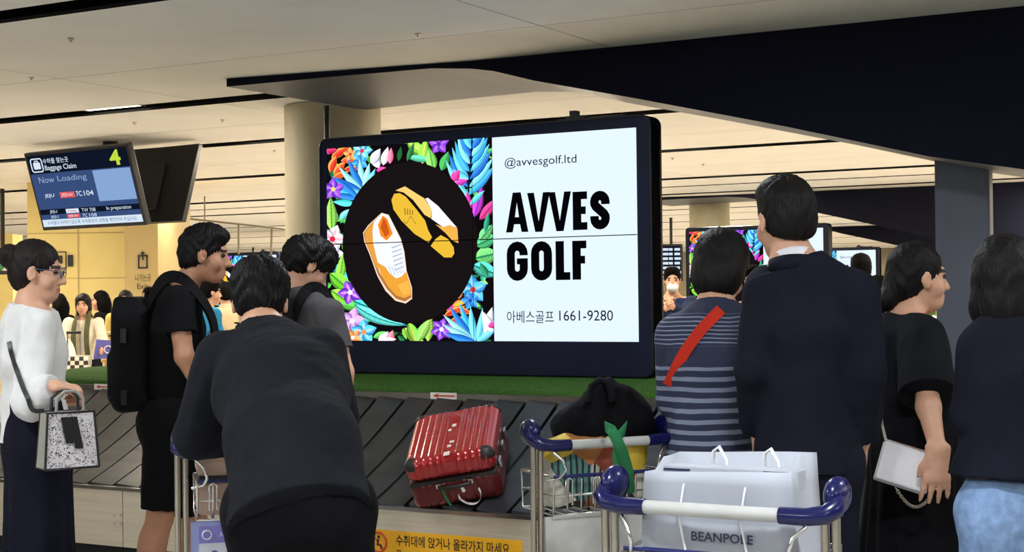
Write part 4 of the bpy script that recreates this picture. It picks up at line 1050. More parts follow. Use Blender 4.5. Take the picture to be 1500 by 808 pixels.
    def strap(s, name, pts, w, th, m, normal=None):
        """flat band through points (relative to the root), its width lying along the body"""
        pts = [np.array(p, float) for p in pts]
        out = []; n = 6                      # smooth through the points
        for i in range(len(pts) - 1):
            p0, p1, p2, p3 = pts[max(i - 1, 0)], pts[i], pts[i + 1], pts[min(i + 2, len(pts) - 1)]
            for j in range(n):
                t = j / n; out.append(.5 * ((2 * p1) + (-p0 + p2) * t + (2 * p0 - 5 * p1 + 4 * p2 - p3) * t * t + (-p0 + 3 * p1 - 3 * p2 + p3) * t ** 3))
        out.append(pts[-1]); mb = MB(); vs = []
        for i, p in enumerate(out):
            d = nrm(out[min(i + 1, len(out) - 1)] - out[max(i - 1, 0)])
            c = np.array([s.J['che'][0], s.J['che'][1], p[2]]); nn = np.array(normal) if normal is not None else p - c; nn = nrm(nn - d * (nn @ d)); a = np.cross(d, nn)
            for u, v in ((-1, -1), (1, -1), (1, 1), (-1, 1)): vs.append(p + a * u * w / 2 + nn * v * th / 2)
        fs = [(4 * i + j, 4 * i + (j + 1) % 4, 4 * i + 4 + (j + 1) % 4, 4 * i + 4 + j) for i in range(len(out) - 1) for j in range(4)] + [(3, 2, 1, 0), tuple(4 * (len(out) - 1) + j for j in range(4))]
        mb.add(vs, fs, 0, False); return mb.build(name, m, s.root)
from mathutils.bvhtree import BVHTree
def hit(objs, x, y, off=.004):
    """point where the sight line of a pixel meets a garment, a few millimetres proud of it (world)"""
    d = ray(x, y); d = d / np.linalg.norm(d); best = None
    for o in objs:
        me = o.data; loc = o.parent.location if o.parent else Vector((0, 0, 0))
        if 'bvh' not in HITS.get(o.name, {}): HITS[o.name] = {'bvh': BVHTree.FromPolygons([v.co[:] for v in me.vertices], [p.vertices[:] for p in me.polygons])}
        h = HITS[o.name]['bvh'].ray_cast(Vector(EYEP) - loc, Vector(d))
        if h[0] is not None and (best is None or h[3] < best[1]): best = (np.array(h[0] + loc), h[3])
    return None if best is None else best[0] - d * off
HITS = {}
# ================================================================== PEOPLE IN FRONT
C_suit = cloth('suit_navy', (21, 22, 33), rough=.8); C_charcoal = cloth('jacket_charcoal', (26, 27, 32)); C_blackp = cloth('trousers_black', (13, 13, 16)); C_tee = cloth('tee_black', (17, 17, 19))
C_grey = cloth('tee_grey', (72, 70, 72)); C_navyt = cloth('tee_navy', (22, 23, 33)); C_jeans = cloth('jeans_lightblue', (126, 152, 190), vary=.18, vscale=30); C_blouse = cloth('blouse_white', (204, 202, 200), vary=.05, bump=.2)
C_dress = cloth('top_black', (20, 21, 26)); C_skirtn = cloth('skirt_navy', (18, 18, 30)); C_skirtb = cloth('skirt_black', (11, 11, 14)); C_white = cloth('collar_white', (222, 222, 226), bump=.05)
def stripe_mat():
    m = bpy.data.materials.new('striped_knit'); m.use_nodes = True; nt = m.node_tree; b = nt.nodes['Principled BSDF']; b.inputs['Roughness'].default_value = .85
    tc = nt.nodes.new('ShaderNodeTexCoord'); sp = nt.nodes.new('ShaderNodeSeparateXYZ'); nt.links.new(tc.outputs['Object'], sp.inputs[0])
    no = nt.nodes.new('ShaderNodeTexNoise'); no.inputs['Scale'].default_value = 9; nt.links.new(tc.outputs['Object'], no.inputs['Vector'])
    def mth(op, a, bb):
        n = nt.nodes.new('ShaderNodeMath'); n.operation = op
        for i, q in enumerate((a, bb)):
            if q is None: continue
            if isinstance(q, (int, float)): n.inputs[i].default_value = q
            else: nt.links.new(q, n.inputs[i])
        return n.outputs[0]
    z = mth('ADD', sp.outputs[2], mth('MULTIPLY', no.outputs[0], .012))
    def band(period, duty): return mth('LESS_THAN', mth('FRACT', mth('DIVIDE', z, period), None), duty)
    thin, thick = band(.0135, .32), band(.034, .42)
    upper = mth('GREATER_THAN', z, 1.30); yoke = mth('LESS_THAN', z, 1.405); mid = mth('MULTIPLY', mth('GREATER_THAN', z, 1.235), mth('LESS_THAN', z, 1.30)); low_ = mth('LESS_THAN', z, 1.235)
    f = mth('ADD', mth('MULTIPLY', mth('MULTIPLY', thin, upper), yoke), mth('MULTIPLY', thick, low_))
    mx = nt.nodes.new('ShaderNodeMix'); mx.data_type = 'RGBA'; nt.links.new(f, mx.inputs[0]); mx.inputs[6].default_value = (*lin((28, 34, 58)), 1); mx.inputs[7].default_value = (*lin((112, 119, 138)), 1)
    nt.links.new(mx.outputs[2], b.inputs['Base Color']); return m
C_stripe = stripe_mat()

def collar(p, c, r, h, m, name, tilt=(0, 0, 1), q=1.0, th=.006):
    mb = MB(); vs = []; n = 28; up = nrm(tilt); x = nrm(np.cross(p.fwd, up)); y = np.cross(up, x)
    for rr, hh in ((r, 0), (r * .93, h), (r * .93 - th, h), (r - th, 0)):
        for i in range(n):
            a = 2 * math.pi * i / n; vs.append(c + up * hh * (1 - .25 * math.sin(a)) + rr * (math.cos(a) * x * q + math.sin(a) * y))
    mb.add(vs, [(j * n + i, j * n + (i + 1) % n, ((j + 1) % 4) * n + (i + 1) % n, ((j + 1) % 4) * n + i) for j in range(4) for i in range(n)], 0, True); return mb.build(name, m, p.root)

# suited man
p = Person(1188, 4.6, 1.80, -8, 'tall man in a dark navy suit seen from behind, white shirt collar showing', slim=1.05, vox=.008, face=16, pitch=-4)
p.set(hed=(1150, 322, 4.64), nek=(1163, 384, 4.6), upc=(1182, 428, 4.6), che=(1186, 485, 4.6), wai=(1186, 575, 4.6), pel=(1184, 650, 4.6), shL=(1124, 424, 4.62), shR=(1251, 430, 4.56), elL=(1108, 540, 4.6), wrL=(1110, 628, 4.74), elR=(1265, 545, 4.54), wrR=(1262, 645, 4.62), hpL=(1163, 690, 4.6), hpR=(1221, 690, 4.6), knL=(1163, 880, 4.62), knR=(1221, 880, 4.62))
p.leg = .84
p.body().top(C_suit, e=.026, hem=.90, name='jacket', q=1.12, fold=.006, seed=5, neck=-.005, hemr=.15, shr=.006).pants(C_suit, e=.008, seed=6, wide=(0, .004, .012)).hair('short', seed=1, vox=.005).shoes()
collar(p, p.J['nek'] + np.array([.0, -.005, -.012]), .066, .038, C_white, 'shirt_collar', nrm(p.J['hed'] - p.J['nek'] + np.array([0, 0, .06])))
collar(p, p.J['nek'] + np.array([.0, -.008, -.03]), .082, .034, C_suit, 'jacket_collar', nrm(p.J['hed'] - p.J['nek'] + np.array([.02, 0, .12])), th=.012)
SUIT = p
# striped woman with red strap
p = Person(1045, 5.02, 1.655, -4, 'woman with a black bob in a navy striped top, beside the suited man', slim=.98, vox=.008, face=-25, pitch=-28)
p.set(hed=(1056, 396, 5.08), nek=(1048, 447, 5.02), upc=(1046, 485, 5.0), che=(1042, 530, 5.0), wai=(1040, 600, 5.0), pel=(1040, 670, 5.0), shL=(993, 488, 5.0), shR=(1104, 484, 5.05), elL=(986, 585, 5.02), wrL=(1010, 620, 5.22), elR=(1112, 580, 5.1), wrR=(1090, 600, 5.3))
p.body().top(C_stripe, e=.022, hem=.93, name='striped_top', fold=.006, seed=8, neck=.0, hemr=.135).pants(C_blackp, seed=9).hair('bob', seed=2, vox=.006, extra=(((0, -.02, .06), (.09, .1, .085)),)).shoes()
bag = empty('crossbody_bag', p.root_p, 0, 'red shoulder strap bag worn across the striped top', 'bag')
pts = [hit([p.topo], x, y, .008) for x, y in ((1056, 453), (1026, 484), (999, 522), (979, 564))]
o = p.strap('strap', [q - p.root_p for q in pts if q is not None], .036, .005, cloth('strap_red', (184, 48, 34)), normal=(0, -1, .2)); o.parent = bag
MB().box((-.12, .16, .86), (.06, .24, 1.02), bev=.015).build('pouch', cloth('pouch_red', (170, 50, 36)), bag)
# woman in black with white clutch
p = Person(1343, 5.0, 1.62, -72, 'woman in a loose black top and skirt with a low bun, facing right', slim=.95, vox=.0065, face=-80, pitch=0, eye_parts=True)
p.set(hed=(1345, 407, 5.0), nek=(1326, 458, 5.0), upc=(1328, 488, 5.0), che=(1334, 525, 5.0), wai=(1336, 590, 5.0), pel=(1340, 655, 5.0), shR=(1350, 490, 4.86), shL=(1330, 486, 5.16), elR=(1360, 596, 4.70), wrR=(1374, 660, 4.62), elL=(1375, 590, 5.2), wrL=(1405, 640, 5.15))
p.hand['R'] = dict(dir=(-.06, .02, -1), palm=(0, 1, 0), thumb=(-1, 0, 0), curl=.14, spread=1.15, size=1.02)
p.body().top(C_dress, e=.034, hem=1.0, sleeve='short', sl_t=.86, sl_r=(.078, .098), name='top', fold=.008, seed=12, hemr=.15, neck=-.012).skirt(C_skirtb, .14, .235, .16, fold=.012).hair('bun', seed=3, vox=.005, extra=(((0, -.115, -.075), (.042, .04, .042)), ((0, -.075, -.03), (.06, .05, .06)))).shoes()
mb = MB(); mb.tube([p.h(.054 * math.cos(a), -.018 + .056 * math.sin(a), -.128 + .012 * math.sin(a)) for a in np.linspace(0, 2 * math.pi, 24, endpoint=False)], .004, 6, closed=True); mb.build('necklace', mat('beads_red', (150, 60, 40), .4, vary=.3, vscale=200), p.root)
BLK = p
# far right woman in navy tee and jeans
p = Person(1487, 4.3, 1.60, -6, 'woman with a dark bob in a navy shirt and light jeans at the right edge', slim=1.0, vox=.008, face=-30, pitch=-6)
p.set(hed=(1472, 409, 4.34), nek=(1478, 462, 4.3), upc=(1482, 505, 4.3), che=(1486, 550, 4.3), wai=(1484, 630, 4.3), pel=(1484, 705, 4.3), shL=(1436, 506, 4.3), shR=(1548, 508, 4.3), elL=(1424, 610, 4.3), wrL=(1450, 660, 4.5), elR=(1566, 615, 4.3), wrR=(1555, 670, 4.5))
p.body().top(C_navyt, e=.018, hem=1.035, name='shirt', fold=.006, seed=15, hemr=.15).pants(C_jeans, e=.012, seed=16, name='jeans', top=1.03).hair('bob', seed=4, vox=.006, extra=(((0, -.03, -.09), (.1, .085, .085)), ((0, .01, -.05), (.088, .085, .09)))).shoes(mat('sneaker_white', (210, 208, 204), .6, vary=.05))
# man leaning on the trolley
p = Person(437, 4.05, 1.74, 6, 'man in a charcoal jacket bending over the trolley, seen from behind', slim=1.1, vox=.008, face=6, pitch=-24)
p.set(pel=(436, 722, 4.0), wai=(428, 650, 4.10), che=(410, 570, 4.32), upc=(398, 525, 4.44), nek=(386, 482, 4.56), hed=(381, 443, 4.66), shL=(326, 522, 4.46), shR=(468, 518, 4.38), elL=(290, 638, 4.5), wrL=(352, 640, 4.74), elR=(494, 615, 4.48), wrR=(438, 640, 4.75))
p.body().top(C_charcoal, e=.026, hem=.90, name='jacket', q=1.28, fold=.005, seed=20, hemr=.158, neck=.012, waist=.012, chest=.012, neckn=(0, .5, .85)).pants(C_blackp, e=.02, seed=21).hair('short', seed=5, vox=.005, amp=.005, m=M_hair, extra=(((0, -.03, .05), (.088, .1, .088)),)).shoes()
# man in grey tee behind him
p = Person(455, 6.4, 1.715, -48, 'young man in a grey tee looking down at the belt, behind the bending man', slim=.98, vox=.008, face=-62, pitch=-32, skin=M_skin)
p.set(hed=(450, 389, 6.42), nek=(429, 424, 6.42), upc=(440, 452, 6.42), che=(450, 490, 6.4), wai=(455, 550, 6.4), pel=(456, 610, 6.4), shR=(484, 458, 6.26), shL=(420, 448, 6.56), elR=(504, 545, 6.22), wrR=(509, 608, 6.26), elL=(430, 545, 6.6), wrL=(450, 600, 6.7))
p.hand['R'] = dict(dir=(.02, .1, -1), palm=(-.6, .5, 0), curl=.35)
p.body().top(C_grey, e=.02, hem=.90, sleeve='short', sl_t=.66, name='tee', fold=.007, seed=24, hemr=.13).pants(C_blackp, seed=25).hair('short', seed=6, vox=.006, amp=.007, extra=(((0, .03, .055), (.084, .075, .068)), ((0, -.04, .03), (.088, .085, .08)), ((0, .07, .04), (.06, .03, .03)))).shoes()
GREY = p
def rucksack(person, c, w, dp, h, m, label, group=None, straps=()):
    """w across the back, dp away from it, h tall; c = centre relative to the person's root"""
    root = empty('backpack', person.root_p + np.array([c[0], c[1], 0]), 0, label, 'backpack', group)
    R = np.stack([person.rt, person.fwd, (0, 0, 1)], 1); cc = np.array([0, 0, c[2]])
    S = Sdf(); S.box(cc, (w / 2, dp / 2, h / 2), R, .055, .02); S.box(cc + R @ np.array([0, -dp / 2 + .022, -h * .17]), (w * .40, .04, h * .24), R, .03, .015); S.box(cc + R @ np.array([0, -dp * .1, h * .47]), (w * .42, dp * .36, .04), R, .03, .02)
    V, Fq = S.mesh(.01, 1, folds(.005, seed=31)); np_mesh('pack_body', V, Fq, m, root)
    for zz in (h * .2, -h * .35):
        mb = MB(); mb.tube([cc + R @ np.array([-w * .5 - .004, -dp * .45, zz]), cc + R @ np.array([-w * .3, -dp * .5 - .006, zz]), cc + R @ np.array([w * .3, -dp * .5 - .006, zz]), cc + R @ np.array([w * .5 + .004, -dp * .45, zz])], .004, 6); mb.build('zip', M_dark, root)
        mb = MB(); mb.box((-.012, -.006, -.03), (.012, .006, .03), fr=lambda a, b, c_: tuple(cc + R @ np.array([w * .5 + .006 + b, -dp * .1 + a, zz + c_]))); mb.build('buckle', M_black, root)
    mb = MB(); mb.tube([cc + R @ np.array([-.04, dp * .3, h * .48]), cc + R @ np.array([-.03, dp * .3, h * .48 + .05]), cc + R @ np.array([.03, dp * .3, h * .48 + .05]), cc + R @ np.array([.04, dp * .3, h * .48])], .009, 8); mb.build('grab_handle', m, root)
    for pts, wd in straps:
        o = person.strap('shoulder_strap', pts, wd, .012, m); o.parent = root; o.location = (-c[0], -c[1], 0)
    return root
C_pack = cloth('pack_black', (15, 15, 17), rough=.65, bump=.25, bscale=120)
J = GREY.J
def sstrap(p, g, e=.0):
    """over one shoulder: from the back, over the top, down the chest"""
    k = p.k; a = p.J['sh' + g] * .72 + p.J['sh' + ('R' if g == 'L' else 'L')] * .28
    f, z = p.fwd, np.array([0, 0, 1.0])
    return [a - f * (.135 + e) - z * .20, a - f * (.125 + e) - z * .06, a - f * .06 + z * (.075 + e), a + f * .03 + z * (.072 + e), a + f * (.125 + e) - z * .06, a + f * (.14 + e) - z * .2, a + f * (.10 + e) - z * .32]
bc = J['che'] - GREY.fwd * .20 - np.array([0, 0, .03])
rucksack(GREY, bc, .28, .13, .42, C_pack, 'dark backpack on the grey tee man, mostly hidden', straps=((sstrap(GREY, 'L', .01), .04), (sstrap(GREY, 'R', .01), .04)))
# man with the black backpack
p = Person(252, 6.6, 1.775, -88, 'man in black tee and shorts with a big black backpack, facing right', slim=1.0, vox=.008, face=-84, pitch=-6, skin=M_skin2, eye_parts=True)
p.set(hed=(300, 373, 6.6), nek=(268, 420, 6.6), upc=(262, 446, 6.6), che=(255, 484, 6.6), wai=(250, 545, 6.6), pel=(250, 600, 6.6), shR=(259, 440, 6.43), shL=(264, 440, 6.78), elR=(270, 522, 6.38), wrR=(296, 575, 6.42), elL=(276, 520, 6.84), wrL=(315, 570, 6.8), hpR=(248, 615, 6.52), hpL=(255, 615, 6.68), knR=(234, 758, 6.5), anR=(208, 905, 6.5), knL=(285, 765, 6.7), anL=(288, 908, 6.7))
p.hand['R'] = dict(dir=(.6, .1, -.6), palm=(0, 1, 0), curl=.4)
p.body().top(C_tee, e=.02, hem=.90, sleeve='short', sl_t=.62, name='tee', fold=.006, seed=28, hemr=.125).pants(C_tee, e=.022, end=.46, seed=29, name='shorts').hair('short', seed=7, vox=.006, amp=.005).shoes()
PACK = p
bc = p.J['che'] - p.fwd * .162 + np.array([0, 0, -.06]); bc[2] = pd(200, 522, 6.6)[2]
rucksack(p, bc, .33, .17, .47, C_pack, 'big black backpack worn by the man in black tee', straps=((sstrap(p, 'R', .012), .05), (sstrap(p, 'L', .012), .05)))
# woman in white blouse
p = Person(52, 5.9, 1.705, -82, 'woman in a white blouse and dark skirt with glasses and a high bun, at left', slim=.92, vox=.0075, face=-84, pitch=-5, hairm=M_hairb, eye_parts=True)
p.set(hed=(54, 398, 5.9), nek=(44, 448, 5.9), upc=(46, 474, 5.9), che=(50, 520, 5.9), wai=(52, 590, 5.9), pel=(56, 650, 5.9), shR=(56, 478, 5.76), shL=(52, 474, 6.03), elR=(44, 588, 5.66), wrR=(82, 566, 5.60), elL=(56, 585, 6.12), wrL=(84, 562, 5.98))
p.hand['R'] = dict(dir=(.6, .75, -.15), palm=(.2, .5, -.8), curl=.95); p.hand['L'] = dict(dir=(.6, -.7, -.1), palm=(0, -.3, -.9), curl=.95)
p.body().top(C_blouse, e=.034, hem=.955, name='blouse', fold=.008, seed=33, hemr=.145, sl_r=(.072, .082, .05), neck=.008, q=1.3).skirt(C_skirtn, .122, .135, .10, q=1.6, fold=.008).hair('bun', seed=8, vox=.006, extra=(((0, -.112, .055), (.045, .042, .048), .006),)).shoes()
mb = MB()
for g in (-1, 1):
    c = p.h(g * .034, .102, .002); r1, r2_ = p.R[:, 0] * .024, p.R[:, 2] * .018
    mb.tube([c + math.cos(a) * r1 + math.sin(a) * r2_ for a in np.linspace(0, 6.283, 16, endpoint=False)], .002, 6, closed=True)
    mb.tube([p.h(g * .058, .10, .006), p.h(g * .078, .05, .010), p.h(g * .08, -.005, .012)], .002, 6)
mb.tube([p.h(-.011, .105, .004), p.h(.011, .105, .004)], .002, 6); mb.build('glasses', mat('glasses_frame', (60, 66, 92), .3, .2, vary=.05), p.root)
WHT = p
# ================================================================== TROLLEYS
M_bluepl = mat('blue_plastic', (11, 14, 66), 0.25, vary=0.05, coat=.15, spec=.35)
M_bar = mat('white_bar', (176, 175, 171), 0.4, vary=0.05)
M_rod = mat('blue_rod', (26, 30, 84), 0.35, vary=0.05)
M_post = mat('post_aluminium', (188, 180, 166), 0.3, 1.0, vary=0.06)
M_tyre = mat('tyre', (24, 24, 24), 0.7, vary=0.1)
def trolley(c, rz, label, panel_m, L=.60, zh=.985):
    """c = handle centre on the floor; x along the handle, y the way it is pushed"""
    root = empty('luggage_trolley', (c[0], c[1], 0), rz, label, 'trolley'); h = L / 2; r_ = .016
    MB().tube([(-h + .085, 0, zh), (h - .085, 0, zh)], .0155, 14).build('handle_bar', M_bar, root)
    for g in (-1, 1):
        mb = MB(); mb.tube([(g * (h - .11), 0, zh), (g * (h - .05), 0, zh), (g * (h - .012), .004, zh + .006), (g * (h + .004), .018, zh + .016), (g * (h + .002), .04, zh + .034)], [.0185, .0195, .021, .022, .021], 14); mb.build('grip', M_bluepl, root)
        mb = MB(); mb.ell((g * (h - .004), .068, zh + .040), (.027, .056, .042), None, 20, 14); o = mb.build('hand_guard', M_bluepl, root)
        for dx in (0, .024):
            mb = MB(); mb.tube([(g * (h + .004 - dx), .03, zh + .02 - dx), (g * (h + .004 - dx), .035, .6), (g * (h + .004 - dx), .05, .14)], .0095, 10); mb.build('post', M_post, root)
        mb = MB(); mb.tube([(g * (h - .05), .0, zh - .02), (g * (h - .075), -.02, zh - .045), (g * (h - .085), -.022, zh - .075), (g * (h - .075), .0, zh - .10), (g * (h - .04), .02, zh - .11)], .005, 8); mb.build('hook_wire', M_chrome, root)
        mb = MB(); mb.tube([(g * (h - .02), .05, .15), (g * (h - .05), .45, .16), (g * .1, .86, .17)], .016, 10); mb.build('base_rail', M_post, root)
        mb = MB(); mb.tube([(g * (h - .02) - .02, .06, .07), (g * (h - .02) + .02, .06, .07)], .07, 20); w_ = mb.build('wheel', M_tyre, root)
        MB().tube([(g * (h - .02), .06, .07), (g * (h - .02), .06, .15)], .012, 8).build('wheel_fork', M_post, root)
    mb = MB(); mb.tube([(-.02, .82, .07), (.02, .82, .07)], .07, 20); mb.build('wheel', M_tyre, root); MB().tube([(0, .82, .07), (0, .84, .17)], .014, 8).build('wheel_fork', M_post, root)
    MB().box((-h + .05, .10, .165), (h - .05, .70, .18), bev=.004).build('deck', M_post, root)
    # basket under the handle
    zb, zt, yd = .775, .895, .245; hx = h - .055
    MB().tube([(-hx, .005, zt), (hx, .005, zt)], .006, 8).build('basket_rod', M_rod, root)
    mb = MB(); mb.tube([(-hx, .005, zt), (-hx, yd, zt), (hx, yd, zt), (hx, .005, zt)], .0045, 8)
    for i in range(9):
        x = -hx + 2 * hx * i / 8; mb.tube([(x, .005, zt - .01), (x, .012, zb), (x, yd - .01, zb), (x, yd, zt)], .0032, 6)
    for z_ in (zb, zb + .06): mb.tube([(-hx, .01, z_), (hx, .01, z_), (hx, yd, z_), (-hx, yd, z_)], .0032, 6, closed=True)
    mb.build('wire_basket', M_chrome, root)
    for i in range(4):
        x = -hx + 2 * hx * (i + .5) / 4; mb = MB(); mb.tube([(x - .012, .0, zt - .09), (x - .012, -.004, zt - .012), (x, -.006, zt - .004), (x + .012, -.004, zt - .012), (x + .012, .0, zt - .09)], .0032, 6); mb.build('wire_loop', M_chrome, root)
    pn = MB().box((-hx - .02, .03, .24), (hx + .02, .045, .768), bev=.004).build('advert_panel', panel_m, root)
    return root, pn
def hand(px, py, Y): P = pd(px, py, Y); return P
M_panelw = mat('panel_dirty_white', (196, 194, 188), .55, vscale=5, rgb2=(150, 148, 142)); M_panelp = mat('panel_lilac', (150, 158, 206), .5, vary=.05)
# nearest trolley, with the paper bag
hc = hand(1041, 748, 3.36); HZ = float(hc[2])
t1_, _ = trolley(hc, -TH, 'nearest luggage trolley with blue grips, carrying the white paper bag', M_panelw, L=.535, zh=HZ)
# trolley with the printed bags
lc = hand(789, 654, 4.78); dirx = np.array([.906, .423, 0]); c2 = lc + dirx * .25
t2_, pn2 = trolley(c2, math.atan2(dirx[1], dirx[0]), 'luggage trolley beside the red suitcase, loaded with printed bags', M_panelw, L=.50, zh=float(lc[2]))
# trolley of the bending man
Y3 = .25; lc3 = hand(262, 660, 4.78); d3 = np.array([math.cos(Y3), math.sin(Y3), 0]); c3 = lc3 + d3 * .25
t3_, pn3 = trolley(c3, Y3, 'luggage trolley under the arms of the bending man', M_panelp, L=.50, zh=float(lc3[2]) - .01)
M_sheet = mat('sheet_white', (206, 208, 220), .5, vary=.03); M_lilac = mat('lilac_print', (126, 118, 190), .5, vary=.03); M_purple = mat('purple_print', (84, 74, 160), .5, vary=.03)
MB().box((-.19, .026, .43), (.20, .030, .70)).build('advert_sheet', M_sheet, pn3); MB().box((-.19, .024, .70), (.20, .030, .752)).build('advert_header', M_lilac, pn3)
text_obj('advert_lettering', 'MG', 1, M_purple, pn3, fmat((-.15, .0245, .615), (1, 0, 0), (0, 0, 1)), fit=(.13, .062), bold=.03)
text_obj('advert_lettering', '새마을금고', 1, M_sheet, pn3, fmat((-.13, .0225, .714), (1, 0, 0), (0, 0, 1)), fit=(.15, .022))
mb = MB(); mb.tube([(-.165 + .014 * math.cos(a), .0235, .726 + .014 * math.sin(a)) for a in np.linspace(0, 6.283, 14, endpoint=False)], .003, 6, closed=True); mb.build('advert_emblem', M_sheet, pn3)

# paper bag standing in the basket of the nearest trolley
M_paper = mat('paper_white', (166, 169, 178), .65, vary=.03, vscale=6, bump=.05, bscale=20); M_rope = mat('rope_white', (232, 232, 232), .8, vary=.04, bump=.3, bscale=400); M_navyink = mat('navy_ink', (36, 38, 70), .5, vary=.03)
bl = pd(930, 775, 3.46); ztop = float(pd(1050, 668, 3.5)[2]); zbot = .785
R1 = np.stack([GU, GV, (0, 0, 1)], 1)
cb = np.array([hc[0], hc[1], 0]) + GV * .125
wb, db = .192, .075
ob = empty('paper_bag', (cb[0], cb[1], zbot), -TH, 'white paper shopping bag with rope handles on the nearest trolley', 'shopping bag')
hb = ztop - zbot
def bag_ring(z, w, d, n=5):
    out = []
    for i in range(n): q = -1 + 2 * i / n; out.append((q * w, -d + .006 * math.sin(3 * q + z * 9), z))
    for i in range(n): q = -1 + 2 * i / n; out.append((w - .012 * (z / hb) * (1 - q * q), q * d, z))
    for i in range(n): q = 1 - 2 * i / n; out.append((q * w, d + .006 * math.sin(2 * q + z * 7), z))
    for i in range(n): q = 1 - 2 * i / n; out.append((-w + .012 * (z / hb) * (1 - q * q), q * d, z))
    return out
def zfun(x, y, z): return z
mb = MB(); RR = [bag_ring(z, wb * (1 - .02 * i), db * (1 + .05 * i)) for i, z in enumerate(np.linspace(0, hb, 7))]
RR[-1] = [(x, y, z - (.022 if y < -.02 else -.004) + .006 * math.sin(9 * x)) for x, y, z in RR[-1]]
inner = [[(x * .985, y * .94, z) for x, y, z in RR[-1]], [(x * .95, y * .5, z - .30) for x, y, z in RR[-1]]]
AL = RR + inner; n = len(RR[0])
mb.add([q for r in AL for q in r], [(i * n + k, i * n + (k + 1) % n, (i + 1) * n + (k + 1) % n, (i + 1) * n + k) for i in range(len(AL) - 1) for k in range(n)], 0, True)
mb.add(RR[0], [tuple(range(n - 1, -1, -1))]); mb.build('bag_body', M_paper, ob)
for y_, lean, hh in ((-db * 1.15, -.01, -.045), (db * 1.1, .0, .05)):
    for x_ in ((-.06, .06) if True else ()):
        pass
    zt_ = hb - (.022 if y_ < 0 else 0)
    if y_ < 0:      # front rope hangs down over the paper
        for x_ in (-.075, .07):
            MB().tube([(x_, y_ - .010, zt_ - .03), (x_ - .012, y_ - .014, zt_ - .10), (x_ + .006, y_ - .014, zt_ - .19), (x_ + .02, y_ - .012, zt_ - .24)], .0028, 6).build('rope_handle', M_rope, ob)
    else:           # rear ropes stand up in loops
        for x_ in (-.05, .075):
            MB().tube([(x_ + .018, y_ - .02, zt_ - .06), (x_ + .016, y_ - .03, zt_ - .01), (x_, y_ - .03, zt_ + .018), (x_ - .018, y_ - .02, zt_ + .006), (x_ - .022, y_ - .015, zt_ - .04)], .0042, 8).build('rope_handle', M_rope, ob)
fy = -db * 1.12
text_obj('bag_lettering', 'BEANPOLE', 1, M_navyink, ob, fmat((-.06, -db * 1.16 - .007, .133), (1, 0, 0), (0, 0, 1)), fit=(.145, .021), bold=.02)
bx_ = empty('gift_box', (cb[0], cb[1], zbot + .02), -TH, 'white box with navy edging standing inside the paper bag', 'box')
MB().box((-.165, -.025, 0), (.165, .03, hb - .04), bev=.004).build('box_body', M_paper, bx_)
MB().box((-.155, -.0265, hb - .052), (-.09, -.024, hb - .047)).build('edge_line', M_navyink, bx_); MB().box((.085, -.0265, hb - .05), (.15, -.024, hb - .044)).build('edge_line', M_navyink, bx_)

# printed bags and black bag on the second trolley
R2 = np.stack([nrm(dirx), nrm(np.array([-dirx[1], dirx[0], 0])), (0, 0, 1)], 1)
def rel(x, y, Y, o): return pd(x, y, Y) - o
o2 = np.array([c2[0], c2[1], 0.0])
bb = empty('black_cloth_bag', o2 + R2 @ np.array([.05, .2, 0]), 0, 'slumped black cloth bag on top of the printed bags', 'bag'); ob2 = np.array(bb.location)
S = Sdf(); YB_ = 5.06
S.cone(rel(838, 628, YB_, ob2), rel(905, 622, YB_, ob2), .085, .10, .06); S.cone(rel(905, 622, YB_, ob2), rel(950, 628, YB_ + .05, ob2), .095, .05, .06)
S.cone(rel(872, 600, YB_, ob2), rel(884, 575, YB_, ob2), .085, .04, .06); S.cone(rel(884, 590, YB_, ob2), rel(925, 600, YB_, ob2), .075, .07, .06)
S.cone(rel(866, 580, YB_ - .02, ob2), rel(868, 562, YB_ - .02, ob2), .03, .016, .02); S.cone(rel(886, 578, YB_, ob2), rel(892, 560, YB_, ob2), .035, .02, .02)
S.cone(rel(845, 610, YB_ - .05, ob2), rel(825, 625, YB_ - .05, ob2), .05, .03, .03)
V, Fq = S.mesh(.008, 2, folds(.016, 9, seed=41)); np_mesh('bag_body', V, Fq, cloth('bag_black', (14, 14, 17)), bb)
mb = MB(); mb.tube([rel(862, 590, YB_ - .12, ob2), rel(866, 566, YB_ - .09, ob2), rel(878, 556, YB_ - .05, ob2), rel(892, 562, YB_ - .08, ob2), rel(898, 590, YB_ - .12, ob2)], .012, 8); mb.build('bag_handle', cloth('bag_black', (14, 14, 17)), bb)
